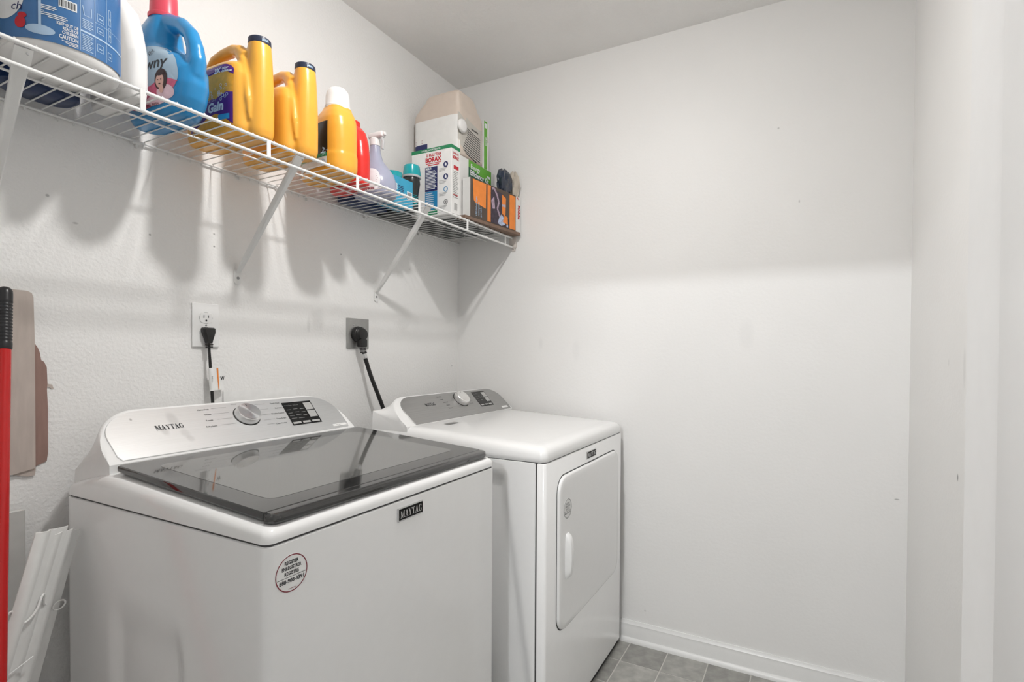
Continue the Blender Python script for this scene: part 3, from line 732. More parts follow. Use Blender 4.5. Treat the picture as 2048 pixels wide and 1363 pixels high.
for v, a in ((.0475, .028), (.0450, .033), (.0425, .037)): q.rect(cy_, a, v, .0505, v+.0012, .0012)
prints(q, 'lettering', 'lbl_white', lb)
q = G()
for u in (.0535, .0760, .0980): q.grid(cy_, u, u+.0007, .042, .198, 1, 6, .0012)
q.rect(cy_, .0535, .0770, .1500, .0800, .0012); q.rect(cy_, .0760, .1050, .1500, .1057, .0012)
for k in range(10): q.rect(cy_, .0565, .072-k*.0030, .0735-.002*(k % 3), .0732-k*.0030, .0012)
for k in range(6): q.rect(cy_, .0565, .100-k*.0030, .0735-.003*(k % 2), .1012-k*.0030, .0012)
for (u, v, wd, ht) in ((.0800, .088, .013, .011), (.0800, .110, .013, .014), (.0800, .054, .012, .014), (.1010, .050, .010, .014), (.1030, .085, .006, .026), (.1030, .115, .006, .03)):
    for a, b, c_, d in ((0, 0, wd, .0009), (0, ht-.0009, wd, ht), (0, 0, .0009, ht), (wd-.0009, 0, wd, ht), (wd*.3, ht*.35, wd*.75, ht*.5)): q.rect(cy_, u+a, v+b, u+c_, v+d, .0012)
for a, b in (((.0565, .125), (.0590, .108)), ((.0590, .108), (.0700, .108)), ((.0700, .108), (.0700, .125))):
    q.poly(cy_, [(a[0], a[1]), (b[0], b[1]), (b[0]+.0010, b[1]+.0008), (a[0]+.0010, a[1]+.0008)], .0012)
prints(q, 'diagram_print', 'lbl_pale', lb)
q = G().rect(cy_, .024, .106, .049, .122, .0012); bf = prints(q, 'barcode_field', 'lbl_white', t)
q = G()
for k in range(10): q.rect(cy_, .0255+k*.0022, .108, .0255+k*.0022+.0007+.0006*(k % 2), .120, .0015)
prints(q, 'barcode', 'ink', bf)
q = G().fan(cy_, se(.0205, .0085, 2, 28, -.0010, .0575), .0012, 6)
q.rect(cy_, -.0030, .064, .0010, .150, .0012)
prints(q, 'agitator_picture', 'lbl_pale', lb)
prints(G().fan(cy_, se(.034, .046, 2, 28, -.0560, .118), .0012, 8), 'white_oval', 'lbl_white', lb)
q = G().text(cy_, 'fresh', -.060, .104, .012, .0016, shear=.2, width=.030); q.text(cy_, 'ch', -.044, .087, .014, .0016, shear=.2); prints(q, 'script_lettering', 'ink_navy', lb)
prints(G().fan(cy_, se(.0085, .0105, 2, 20, -.0290, .066), .0016, 3).fan(cy_, se(.007, .005, 2, 16, -.0260, .0780), .0016, 2), 'red_flower', 'red_print', lb)

# --- dark bottles at the far left and behind the tub
t = thing('spray_bottle', 'dark tan bottle with black collar at the far left end of the shelf', 'bottle', (-1.79, -.19, Z))
build(G().lathe([(.030, Z), (.040, Z+.004), (.042, Z+.05), (.042, Z+.12), (.030, Z+.15), (.018, Z+.165), (.018, Z+.18)], (-1.79, -.19, 0), 30), 'bottle_body', 'tan_pl', t, smooth=50)
build(G().lathe([(.044, Z+.085), (.0445, Z+.09), (.0445, Z+.135), (.034, Z+.152)], (-1.79, -.19, 0), 30), 'collar', 'black_pl', t)
t = thing('cleaner_jug', 'deep blue jug with a barcode patch, left of the white tub', 'jug', (-1.742, -.085, Z))
build(G().loft([[(x, y, z) for x, y in se(.036*s_, .07*s_, 3, 32, -1.742, -.085)] for s_, z in ((.9, Z), (1, Z+.006), (1, Z+.10), (.9, Z+.13), (.5, Z+.16), (.3, Z+.175), (.3, Z+.19))]), 'jug_body', 'deep_blue', t, smooth=50)
f2 = Frame((-1.742, -.1555, Z), (1, 0, 0), (0, 0, 1)); lb = build(G().rect(f2, -.016, .02, .016, .06, .0006), 'label', 'lbl_white', t, smooth=0)
q = G()
for k in range(9): q.rect(f2, -.014+k*.003, .024, -.0128+k*.003, .056, .0010)
prints(q, 'barcode', 'ink', lb)
t = thing('refill_bottle', 'squat navy blue bottle standing behind the white tub', 'bottle', (-1.592, -.077, Z))
build(G().loft([[(x, y, z) for x, y in se(.066*s_, .047*s_, 2.6, 36, -1.592, -.077)] for s_, z in ((.88, Z), (1, Z+.006), (1, Z+.10), (.85, Z+.13), (.5, Z+.15), (.3, Z+.16))]), 'bottle_body', 'navy', t, smooth=50)
build(G().lathe([(.021, Z+.158), (.021, Z+.18)], (-1.592, -.077, 0), 24), 'cap', 'white_pl', t)

def rings_yz(cx, prof, p=2.6, n=40):
    "horizontal rings: each entry z, y centre, half width in x, half length in y"
    return [[(x, y, z) for x, y in se(a, b, p, n, cx, yc)] for z, yc, a, b in prof]

# --- slim white jug between the tub and the blue bottle
t = thing('bleach_jug', 'slim plain white jug between the white tub and the blue softener', 'jug', (-1.486, -.172, Z))
g = G().loft(rings_yz(-1.486, [(Z, -.160, .021, .078), (Z+.005, -.160, .026, .084), (Z+.03, -.160, .028, .088), (Z+.10, -.160, .028, .088), (Z+.15, -.154, .027, .080), (Z+.195, -.148, .028, .066), (Z+.235, -.132, .021, .042), (Z+.262, -.122, .017, .024), (Z+.28, -.120, .016, .018)], 3))
g = fuse(g, .0035, 4); build(g, 'jug_body', 'white_pl', t, smooth=60)
build(G().lathe([(.019, Z+.275), (.019, Z+.30), (.017, Z+.304)], (-1.486, -.120, 0), 28), 'cap', 'white_pl', t)

# --- blue fabric softener
t = thing('softener_bottle', 'blue fabric softener bottle with coral pink cap and side handle', 'bottle', (-1.388, -.16, Z))
bx = -1.388
g = G().loft(rings_yz(bx, [(Z, -.155, .034, .085), (Z+.004, -.156, .042, .096), (Z+.012, -.158, .047, .104), (Z+.035, -.162, .051, .115), (Z+.065, -.165, .052, .122), (Z+.10, -.165, .051, .121),
      (Z+.130, -.157, .048, .108), (Z+.150, -.140, .046, .084), (Z+.170, -.128, .044, .068), (Z+.195, -.125, .042, .064), (Z+.215, -.131, .038, .055), (Z+.232, -.142, .032, .040), (Z+.244, -.148, .028, .029), (Z+.256, -.150, .026, .026)], 2.5))
hp = [(bx, -.150, Z+.236), (bx, -.185, Z+.229), (bx, -.225, Z+.212), (bx, -.258, Z+.183), (bx, -.273, Z+.15), (bx, -.278, Z+.12), (bx, -.270, Z+.09)]
g.tube(hp, [.022, .020, .018, .017, .018, .020, .022], 12)
body = fuse(g, .0034, 6); build(body, 'bottle_body', 'downy', t, smooth=70)
build(G().lathe([(.0310, Z+.243), (.0318, Z+.246), (.0318, Z+.251), (.0285, Z+.254), (.0270, Z+.300), (.0255, Z+.304)], (bx, -.150, 0), 40), 'cap', 'pink', t)
fl_ = Frame((-1.7, 0, Z), (0, -1, 0), (0, 0, 1))                # prints on the face towards -x: u = -y
d_ = (1, 0, 0)
lab = [(.165+.103*math.cos(a), .078+(.082 if math.sin(a) > 0 else .062)*math.sin(a)) for a in [2*math.pi*i/48 for i in range(48)]]
lb = build(wrap(G().fan(fl_, lab, 0, 14), body, d_, .0007), 'label', 'down_lbl', t, smooth=60)
q = [(u, min(v, .066+.006*math.sin(u*60))) for u, v in lab]
prints(wrap(G().fan(fl_, q, 0, 14, mid=(.165, .04)), body, d_, .0012), 'rose_band', 'rose', lb)
prints(wrap(G().fan(fl_, se(.022, .016, 2, 24, .236, .043), 0, 4).fan(fl_, se(.032, .010, 2, 24, .205, .028), 0, 4), body, d_, .0016), 'blush_shape', 'blush', lb)
prints(wrap(G().fan(fl_, se(.0175, .023, 2.3, 24, .228, .070), 0, 4), body, d_, .0020), 'hair_shape', 'hair', lb)
prints(wrap(G().fan(fl_, se(.0115, .0150, 2.1, 24, .226, .067), 0, 4).fan(fl_, se(.006, .010, 2.1, 16, .229, .050), 0, 3), body, d_, .0024), 'face_shape', 'skin', lb)
q = G()
for u_ in (.2215, .2305): q.fan(fl_, se(.0018, .0010, 2, 10, u_, .0690), 0, 2)
q.fan(fl_, se(.0034, .0009, 2, 12, .2260, .0600), 0, 2)
prints(wrap(q, body, d_, .0028), 'feature_print', 'hair', lb)
prints(wrap(G().fan(fl_, se(.0125, .0060, 2, 16, .2275, .0835), 0, 3), body, d_, .0026), 'fringe_shape', 'hair', lb)
q = G().text(fl_, 'Downy', .241, .099, .026, 0, 'r', .010, .118)
a_ = [(.185+.010*k/14*math.cos(k*.9), .141+.010*k/14*math.sin(k*.9)) for k in range(15)]
for k in range(14): q.add([fl_(*a_[k]), fl_(*a_[k+1]), fl_(a_[k+1][0]+.0014, a_[k+1][1]+.001), fl_(a_[k][0]+.0014, a_[k][1]+.001)], [(0, 1, 2, 3)])
prints(wrap(q, body, d_, .0016), 'lettering', 'ink', lb)
prints(wrap(G().text(fl_, 'APRIL FRESH', .215, .018, .0055, 0, 'r', .01), body, d_, .0022), 'fine_print', 'maroon', lb)

# --- two yellow pouring jugs: tall tapering spout column in front, loop handle behind
def pour_jug(name, label, cx, yc, rot, z0=Z, sc=1.0):
    t = thing(name, label, 'jug', (cx, yc, z0), 'yellow pouring jugs')
    g = G()
    # block behind the column
    yb = yc+.012
    P = [(0, yb, .040, .095), (.004, yb, .047, .104), (.02, yb, .050, .109), (.10, yb, .050, .109), (.150, yb, .049, .106), (.172, yb+.002, .046, .100), (.182, yb+.004, .040, .090)]
    g.loft([[(x, y, z0+z*sc) for x, y in se(a, b, 4, 44, cx, y_)] for z, y_, a, b in P])
    # spout column
    ys_ = yc-.094
    P = [(0, ys_+.010, .026, .028), (.004, ys_+.009, .031, .035), (.02, ys_+.008, .0345, .0385), (.07, ys_+.008, .035, .039), (.12, ys_+.006, .0335, .037), (.17, ys_+.003, .0305, .033), (.20, ys_+.001, .0285, .030), (.225, ys_, .0265, .0268), (.238, ys_, .0255, .0255)]
    cs = cx+.020
    g.loft([[(x, y, z0+z*sc) for x, y in se(a, b, 2.2, 44, cs, y_)] for z, y_, a, b in P])
    # handle loop
    g.tube([(cx, ys_+.020, z0+.20*sc), (cx, ys_+.044, z0+.222*sc), (cx, ys_+.070, z0+.231*sc), (cx, ys_+.110, z0+.230*sc), (cx, ys_+.145, z0+.222*sc), (cx, ys_+.163, z0+.203*sc), (cx, ys_+.168, z0+.16*sc)], [.017, .016, .0145, .014, .0145, .0155, .018], 12)
    # moulded fold beside the column
    g.tube([(cx-.014, ys_-.010, z0+.04), (cx-.016, ys_-.006, z0+.09), (cx-.014, ys_+.004, z0+.14), (cx-.008, ys_+.020, z0+.185*sc), (cx-.002, ys_+.044, z0+.218*sc)], [.003, .008, .011, .013, .014], 10)
    body = fuse(g, .0033, 4)
    body.xf(RZ(cx, yc, rot)); build(body, 'jug_body', 'yellow', t, smooth=70)
    cp = G().lathe([(.0262, z0+.234*sc), (.0268, z0+.2365*sc), (.0262, z0+.2475*sc), (.0245, z0+.2495*sc)], (cs, ys_, 0), 40).xf(RZ(cx, yc, rot))
    cap = build(cp, 'cap', 'navy_cap', t)
    cc = Cyl((cs, ys_, z0), .0266, math.radians(-100))
    prints(G().text(cc, 'push', -.006, .2385*sc, .0060, .0004, bold=.03).xf(RZ(cx, yc, rot)), 'lettering', 'lbl_pale', cap)
    return t, body, yc, rot
t1, b1, yc, rot = pour_jug('pouring_jug', 'yellow pouring jug with purple 3X label, beside the blue softener', -1.252, -.180, 0)
u1 = .262
lb = build(wrap(G().grid(fl_, .105, u1, .022, .150, 22, 18).poly(fl_, [(.125+0, .150)] + [(u1-.034+.034*math.cos(a), .150+.020*math.sin(a)) for a in [i*math.pi/2/8 for i in range(9)]] + [(.105+.03, .170)]), b1, d_, .0008), 'label', 'orange_lbl', t1, smooth=60)
q = [(.105, .142)] + [(u1, .142)] + [(u1-.034+.034*math.cos(a), .150+.020*math.sin(a)) for a in [i*math.pi/2/8 for i in range(9)]] + [(.12, .170)]
prints(wrap(G().fan(fl_, q, 0, 8), b1, d_, .0014), 'purple_head', 'purple', lb)
q = [(.105, .022), (u1, .022), (u1, .098), (.245, .100), (.228, .094), (.21, .088), (.19, .090), (.105, .082)]
prints(wrap(G().fan(fl_, q, 0, 10), b1, d_, .0014), 'purple_foot', 'purple', lb)
q = G().text(fl_, '3X', .226, .149, .0125, 0, 'r', .05).text(fl_, 'odor', .229, .1565, .0066, 0, 'l', .03).text(fl_, 'defense', .229, .1485, .0066, 0, 'l', .03).text(fl_, 'Gain', .236, .058, .022, 0, 'r', .04, shear=.1)
for k in range(26):
    uu, vv, r_ = random.uniform(.17, .258), random.uniform(.082, .118), random.uniform(.0018, .0048); q.ringp(fl_, uu, vv, r_, r_, r_*.25, 0, 12)
prints(wrap(q, b1, d_, .0019), 'lettering', 'lbl_white', lb)
prints(wrap(G().grid(fl_, .218, .254, .034, .047, 4, 2), b1, d_, .0019), 'blue_field', 'sky_lbl', lb)
pour_jug('pouring_jug', 'yellow pouring jug with a plain side, second of the two with navy push caps', -1.110, -.180, math.radians(-5))

# --- yellow bottle with white dome cap
t = thing('detergent_bottle', 'yellow detergent bottle with a domed white measuring cap', 'bottle', (-.937, -.19, Z))
cx, yc, rot = -.937, -.185, math.radians(-11)
g = G().loft(rings_yz(cx, [(Z, yc, .046, .098), (Z+.005, yc, .053, .106), (Z+.02, yc, .055, .110), (Z+.055, yc, .056, .110), (Z+.062, yc, .0535, .108), (Z+.10, yc-.002, .054, .106), (Z+.14, yc-.012, .053, .094), (Z+.165, yc-.026, .050, .076), (Z+.183, yc-.040, .044, .054), (Z+.195, yc-.046, .038, .040), (Z+.204, yc-.048, .036, .036)], 2.8))
g.tube([(cx, yc-.03, Z+.186), (cx, yc+.02, Z+.196), (cx, yc+.06, Z+.185), (cx, yc+.088, Z+.15), (cx, yc+.094, Z+.11)], [.016, .014, .014, .015, .017], 12)
body = fuse(g, .0034, 4).xf(RZ(cx, yc, rot)); build(body, 'bottle_body', 'yellow', t, smooth=70)
build(G().lathe([(.0375, Z+.199), (.0375, Z+.207), (.0350, Z+.211), (.0340, Z+.238), (.031, Z+.252), (.023, Z+.262), (.010, Z+.266)], (cx, yc-.048, 0), 40).xf(RZ(cx, yc, rot)), 'cap', 'white_pl', t)
q = wrap(G().grid(fl_, .10, .246, .020, .150, 16, 10), body, d_, .0008); lb = build(q, 'label', 'panel', t, smooth=60)
prints(wrap(G().grid(fl_, .10, .246, .045, .056, 16, 2), body, d_, .0013), 'green_band', 'box_green', lb)
prints(wrap(G().grid(fl_, .10, .246, .020, .045, 16, 3), body, d_, .0013), 'white_band', 'lbl_white', lb)
prints(wrap(G().text(fl_, 'Only', .240, .075, .02, 0, 'r', .03, rot=math.pi/2), body, d_, .0013), 'lettering', 'lbl_pale', lb)

# --- red bottle, seen from its narrow side
t = thing('stain_remover_bottle', 'red plastic bottle half hidden behind the white-capped yellow one', 'bottle', (-.836, -.165, Z))
cx, yc, rot = -.832, -.160, math.radians(-14)
g = G().loft(rings_yz(cx, [(Z, yc, .032, .088), (Z+.005, yc, .037, .095), (Z+.03, yc, .039, .098), (Z+.09, yc, .039, .098), (Z+.14, yc, .038, .090), (Z+.175, yc-.004, .035, .070), (Z+.195, yc-.008, .030, .044), (Z+.206, yc-.01, .022, .024)], 2.5))
body = fuse(g, .0034, 3).xf(RZ(cx, yc, rot)); build(body, 'bottle_body', 'red_pl', t, smooth=70)
build(G().lathe([(.0235, Z+.198), (.0245, Z+.200), (.0240, Z+.222), (.021, Z+.225)], (cx+.004, yc-.01, 0), 32), 'cap', 'red_pl', t)

# --- lavender spray bottle
t = thing('trigger_bottle', 'pale lavender see-through spray bottle between the red bottle and blue carton', 'bottle', (-.728, -.175, Z))
cx, yc = -.728, -.172
build(G().loft(rings_yz(cx, [(Z, yc, .050, .066), (Z+.004, yc, .058, .074), (Z+.015, yc, .061, .078), (Z+.05, yc, .060, .076), (Z+.08, yc, .053, .066), (Z+.105, yc, .040, .046), (Z+.13, yc, .024, .026), (Z+.16, yc, .018, .018), (Z+.185, yc, .0155, .0155)], 2.2, 48)), 'bottle_body', 'lavender', t, smooth=60)
hdg = G().lathe([(.0175, Z+.180), (.0175, Z+.202), (.014, Z+.206)], (cx, yc, 0), 28)
hdg.rbox(cx-.011, cx+.011, yc-.040, yc+.026, Z+.205, Z+.226, .007, 3).rbox(cx-.006, cx+.006, yc-.047, yc-.038, Z+.210, Z+.222, .003, 2)
build(hdg, 'trigger_head', 'white_pl', t)
build(G().tube([(cx, yc-.028, Z+.208), (cx, yc-.036, Z+.19), (cx, yc-.034, Z+.165)], [.006, .005, .004], 8), 'trigger', 'clear_white', t)
body = G().loft(rings_yz(cx, [(Z, yc, .050, .066), (Z+.004, yc, .058, .074), (Z+.015, yc, .061, .078), (Z+.05, yc, .060, .076), (Z+.08, yc, .053, .066), (Z+.105, yc, .040, .046), (Z+.13, yc, .024, .026)], 2.2, 48))
fsp = Frame((cx, 0, Z), (.8, -.6, 0), (0, 0, 1)); dsp = (.6, .8, 0)
lb = build(wrap(G().fan(fsp, se(.032, .040, 2.5, 32, .076, .048), 0, 6), body, dsp, .0008), 'label', 'lbl_white', t, smooth=60)
q = G().text(fsp, 'FREE', .078, .012, .008, 0, 'c', .03)
for k in range(6): q.rect(fsp, .052, .030+k*.007, .100-.002*(k % 3), .0320+k*.007)
prints(wrap(q, body, dsp, .0014), 'lettering', 'maroon', lb)

# --- blue carton holding a teal tumbler; black bottle with teal cap beside it
bxr = math.radians(6)
t = thing('open_carton', 'bright blue open-topped carton with a barcode, holding a teal tumbler', 'box', (-.618, -.165, Z))
g = G()
x0, x1, y0, y1, h = -.672, -.568, -.202, -.128, .098
for a in ((x0, x1, y0, y0+.002, Z, Z+h), (x0, x1, y1-.002, y1, Z, Z+h*.8), (x0, x0+.002, y0+.002, y1-.002, Z, Z+h*.95), (x1-.002, x1, y0+.002, y1-.002, Z, Z+h*.9), (x0+.002, x1-.002, y0+.002, y1-.002, Z, Z+.002)): g.box(*a)
cb = build(g, 'carton_body', 'blue_card', t, smooth=0)
fb = Frame((0, y0, Z), (1, 0, 0), (0, 0, 1))
lb = prints(G().rect(fb, -.600, .030, -.572, .058, .0006), 'barcode_field', 'lbl_white', t)
q = G()
for k in range(10): q.rect(fb, -.5975+k*.0023, .033, -.5965+k*.0023+.0005*(k % 2), .055, .0010)
prints(q, 'barcode', 'ink', lb)
prints(G().text(fb, 'oxi', -.652, .048, .013, .0006, 'l', .05, rot=math.pi/2), 'lettering', 'lbl_white', t)
q = G()
for k in range(6): q.rect(fb, -.645, .036+k*.006, -.618, .0385+k*.006, .0006)
prints(q, 'fine_print', 'ink_navy', t)
t = thing('tumbler', 'teal plastic tumbler standing inside the blue carton', 'tumbler', (-.634, -.165, Z+.0025))
build(G().lathe([(.024, Z+.0025), (.0255, Z+.006), (.0345, Z+.116), (.0345, Z+.118), (.0325, Z+.118), (.0240, Z+.010), (.002, Z+.009)], (-.634, -.165, 0), 36), 'tumbler_body', 'teal', t, smooth=50)
t = thing('capped_bottle', 'black bottle with a wide teal cap in front of the borax box', 'bottle', (-.533, -.168, Z))
bx_, by_ = -.533, -.168
build(G().lathe([(.022, Z), (.026, Z+.003), (.027, Z+.03), (.024, Z+.060), (.0275, Z+.085), (.031, Z+.108), (.029, Z+.126), (.018, Z+.132)], (bx_, by_, 0), 36), 'bottle_body', 'black_pl', t, smooth=50)
build(G().lathe([(.0335, Z+.128), (.0345, Z+.130), (.0345, Z+.134), (.0320, Z+.137)], (bx_, by_, 0), 36), 'collar', 'clear_white', t)
build(G().lathe([(.0335, Z+.136), (.0338, Z+.138), (.0295, Z+.172), (.0270, Z+.175)], (bx_, by_, 0), 36), 'cap', 'teal', t)
cc = Cyl((bx_, by_, Z), .0278, math.radians(-110)); q = G()
for k in range(7): q.rect(cc, -.012, .022+k*.006, .004+.003*(k % 3), .0245+k*.006, .0012)
prints(q, 'lettering', 'teal', t)

# --- borax carton
BX0, BX1, BY0, BY1, BH = -.468, -.412, -.303, -.112, .258
t = thing('borax_box', 'white borax carton with red lettering and green top edge', 'box', ((BX0+BX1)/2, (BY0+BY1)/2, Z))
bb = build(G().rbox(BX0, BX1, BY0, BY1, Z, Z+BH, .0015, 1), 'carton_body', 'box_white', t)
build(G().box(BX0-.0004, BX1+.0004, BY0-.0004, BY1+.0004, Z+BH-.013, Z+BH+.0004), 'top_band', 'box_green', t, smooth=0)
fb = Frame((BX0, BY1, Z), (0, -1, 0), (0, 0, 1)); W_ = BY1-BY0     # broad side, u from 0 at the wall end
q = G().text(fb, '20 MULE TEAM', W_*.56, .226, .011, .0006, 'c', .03, .070).text(fb, 'BORAX', W_*.56, .205, .0165, .0006, 'c', .05, .076)
q.rect(fb, W_*.37, .198, W_*.75, .2005, .0006); q.rect(fb, W_*.42, .191, W_*.7, .1945, .0006)
prints(q, 'lettering', 'red_print', bb)
f_ = prints(G().rect(fb, W_*.35, .093, W_*.66, .186, .0006), 'navy_field', 'ink_navy', bb)
prints(G().rect(fb, W_*.35, .022, W_*.66, .092, .0006), 'blue_field', 'ink_blue', bb)
prints(G().rect(fb, W_*.35, .002, W_*.66, .022, .0006), 'green_field', 'box_green', bb)
q = G().text(fb, 'MULTI', W_*.37, .176, .0075, .001, 'l', .05, .026).text(fb, 'LAUNDRY', W_*.37, .082, .005, .001, 'l', .03)
for k in range(13): q.rect(fb, W_*.37, .168-k*.0056, W_*(.60+.04*((k*7) % 3)/2), .1705-k*.0056, .001)
for k in range(6): q.rect(fb, W_*.37, .075-k*.0075, W_*.58, .077-k*.0075, .001)
q.text(fb, 'NATURAL LAUNDRY BOOSTER', W_*.5, BH-.0095, .0058, .001, 'c', .02, .09)
prints(q, 'white_print', 'lbl_white', bb)
q = G().fan(fb, se(.011, .011, 2, 24, W_*.865, .186), .0006, 2).fan(fb, se(.011, .011, 2, 24, W_*.865, .140), .0006, 2)
prints(q, 'navy_icon', 'ink_navy', bb)
prints(G().ringp(fb, W_*.865, .092, .010, .010, .003, .0006, 24), 'blue_icon', 'ink_blue', bb)
prints(G().ringp(fb, W_*.865, .044, .010, .010, .0035, .0006, 24).fan(fb, se(.004, .004, 2, 12, W_*.865, .044), .0006, 2), 'grey_icon', 'ink_grey', bb)
q = G()
for v in (.172, .126, .079, .030):
    for k in range(3): q.rect(fb, W_*.70, v-k*.005, W_*(.90-.03*k), v+.0012-k*.005, .0006)
prints(q, 'fine_print', 'ink_grey', bb)
q = G()
for v in (.186, .140): q.poly(fb, [(W_*.865-.004, v-.006), (W_*.865+.004, v-.006), (W_*.865+.004, v+.002), (W_*.865, v+.007), (W_*.865-.004, v+.002)], .0010)
prints(q, 'icon_mark', 'lbl_white', bb)
fn = Frame((BX0, BY0, Z), (1, 0, 0), (0, 0, 1))
q = G().text(fn, '20 MULE', .028, .226, .008, .0006, 'c', .03, .036).text(fn, 'BORAX', .028, .208, .012, .0006, 'c', .05, .040).rect(fn, .014, .170, .046, .184, .0006).rect(fn, .012, .070, .040, .074, .0006)
prints(q, 'lettering', 'red_print', bb)
q = G()
for k in range(16): q.rect(fn, .010, .160-k*.0065, .044-.004*(k % 3), .162-k*.0065, .0006)
for k in range(9): q.rect(fn, .018, .016+k*.003, .038, .0172+k*.003, .0006)
prints(q, 'fine_print', 'ink_grey', bb)

# --- black storage case and navy box lying against the wall behind
t = thing('storage_case', 'low black plastic case lying against the wall behind the borax box', 'case', (-.325, -.062, Z))
build(G().rbox(-.556, -.092, -.106, -.012, Z, Z+.050, .006, 2), 'case_body', 'charcoal', t)
build(G().rbox(-.558, -.090, -.1075, -.011, Z+.047, Z+.060, .004, 2), 'case_lid', 'black_pl', t)
tag(build(G().rbox(-.752, -.575, -.085, -.016, Z, Z+.075, .004, 2), 'flat_box', 'navy', at=(-.66, -.05, Z)), 'navy box lying behind the lavender spray bottle', 'box')

# --- energy efficiency kit carton
EX0, EX1, EY0, EY1, EH = -.402, -.092, -.264, -.1115, .262
t = thing('kit_box', 'white carton with green Energy Efficiency Kit panel under the beige jug', 'box', ((EX0+EX1)/2, (EY0+EY1)/2, Z))
bb = build(G().rbox(EX0, EX1, EY0, EY1, Z+.001, Z+EH, .0015, 1), 'carton_body', 'box_white', t)
build(G().box(EX0+.002, EX1-.002, EY0+.002, EY1-.002, Z, Z+.0012), 'carton_base', 'charcoal', t, smooth=0)
fn = Frame((0, EY0, Z), (1, 0, 0), (0, 0, 1))
a, b = -.298, -.125
lb = prints(G().rect(fn, a, .14, b, .2325, .0005), 'green_panel', 'dkgreen', t)
prints(G().poly(fn, [(a, .2325), (b, .206), (b, EH-.001), (a, EH-.001)], .0009), 'light_green_band', 'ltgreen', lb)
q = G().text(fn, 'Energy', a+.016, .231, .018, .0013, 'l', .02, .068).text(fn, 'Efficiency Kit', a+.012, .203, .021, .0013, 'l', .03, .142)
for k, wd in enumerate((.12, .11, .125, .08)): q.rect(fn, a+.018, .190-k*.0095, a+.018+wd, .1925-k*.0095, .0013)
q.rect(fn, b-.035, .226, b-.008, .236, .0013)
prints(q, 'lettering', 'lbl_white', lb)
# green and white sleeve standing upright behind the jug
t = thing('upright_sleeve', 'narrow green and white carton standing upright beside the beige jug', 'box', (-.150, -.235, Z+EH))
b0 = Z+EH+.0005
bb = build(G().rbox(-.1795, -.1400, -.262, -.150, b0, b0+.205, .001, 1), 'carton_body', 'box_white', t)
fn = Frame((0, -.262, b0), (1, 0, 0), (0, 0, 1))
lb = prints(G().rect(fn, -.1792, .001, -.154, .204, .0005), 'green_field', 'ltgreen', bb)
prints(G().text(fn, 'energy', -.162, .10, .010, .0009, 'l', .02, rot=math.pi/2).rect(fn, -.173, .175, -.160, .195, .0009), 'lettering', 'lbl_white', lb)
prints(G().text(fn, 'kit 12', -.144, .12, .007, .0005, 'l', .02, rot=math.pi/2), 'side_lettering', 'maroon', bb)

# --- beige jug with white and striped labels, on top of the kit carton
JX0, JX1, JY0, JY1 = -.368, -.182, -.268, -.030
z0 = Z+EH+.0006
t = thing('beige_jug', 'beige handled jug with white label and striped grey front, topmost on the stack', 'jug', ((JX0+JX1)/2, (JY0+JY1)/2, z0))
cx, cy = (JX0+JX1)/2, (JY0+JY1)/2; hx, hy = (JX1-JX0)/2, (JY1-JY0)/2
g = G().loft([[(x, y, z0+z) for x, y in se(hx*a, hy*b, 8, 56, cx+dx, cy+dy)] for z, a, b, dx, dy in ((0, .90, .93, 0, 0), (.004, .97, .98, 0, 0), (.012, 1, 1, 0, 0), (.180, 1, 1, 0, 0), (.196, .97, .97, .0, 0), (.216, .84, .86, -.012, -.010), (.236, .72, .74, -.024, -.026), (.252, .64, .70, -.030, -.030), (.260, .54, .62, -.034, -.032))])
body = fuse(g, .0036, 3)
build(body, 'jug_body', 'beige', t, smooth=70)
# handle stub and spout at the wall end
build(fuse(G().tube([(cx-.035, JY1-.090, z0+.244), (cx-.035, JY1-.060, z0+.247), (cx-.035, JY1-.032, z0+.243), (cx-.035, JY1-.014, z0+.230), (cx-.035, JY1-.011, z0+.216)], [.016, .015, .014, .013, .010], 12), .003, 3), 'handle', 'beige', t, smooth=70)
fb = Frame((JX0-.2, JY1, z0), (0, -1, 0), (0, 0, 1)); W_ = JY1-JY0
lb = build(wrap(G().grid(fb, .006, W_-.006, .004, .160, 30, 8), body, (1, 0, 0), .0008), 'label', 'box_white', t, smooth=60)
prints(wrap(G().grid(fb, .012, .080, .040, .064, 6, 3), body, (1, 0, 0), .0014), 'navy_field', 'ink_navy', lb)
q = G()
for k in range(3): q.rect(fb, .016, .070+k*.005, .055, .0715+k*.005)
prints(wrap(q, body, (1, 0, 0), .0014), 'fine_print', 'maroon', lb)
fn = Frame((JX0, JY0-.2, z0), (1, 0, 0), (0, 0, 1)); W_ = JX1-JX0; d_y = (0, 1, 0)
q = [(.006, .128), (.006, .060), (.012, .038), (.035, .018), (.075, .006), (.12, .004), (.150, .010), (.158, .03), (.160, .135), (.12, .132), (.07, .148), (.03, .152)]
q = [(.006, .172), (.006, .062), (.014, .040), (.035, .022), (.075, .010), (.12, .006), (.152, .010), (.160, .024), (.162, .146), (.13, .143), (.09, .148), (.05, .158)]
lb = build(wrap(G().fan(fn, q, 0, 16), body, d_y, .0008), 'front_label', 'grey_lbl', t, smooth=60)
q = G()
for k in range(12):
    v0 = .116-k*.0092; ul = .052 - .0042*max(0, k-3) if k < 10 else .030+.012*(k-10)
    pts = []
    for i in range(11):
        u = ul + (.148-ul)*i/10; pts.append((u, v0 - .016*(i/10)**.8))
    for i in range(10): q.add([fn(*pts[i]), fn(*pts[i+1]), fn(pts[i+1][0], pts[i+1][1]+.0034), fn(pts[i][0], pts[i][1]+.0034)], [(0, 1, 2, 3)])
prints(wrap(q, body, d_y, .0014), 'stripe', 'ink', lb)
prints(wrap(G().text(fn, 'mocum', .132, .122, .009, 0, 'r', .04, .05), body, d_y, .0014), 'lettering', 'ink', lb)
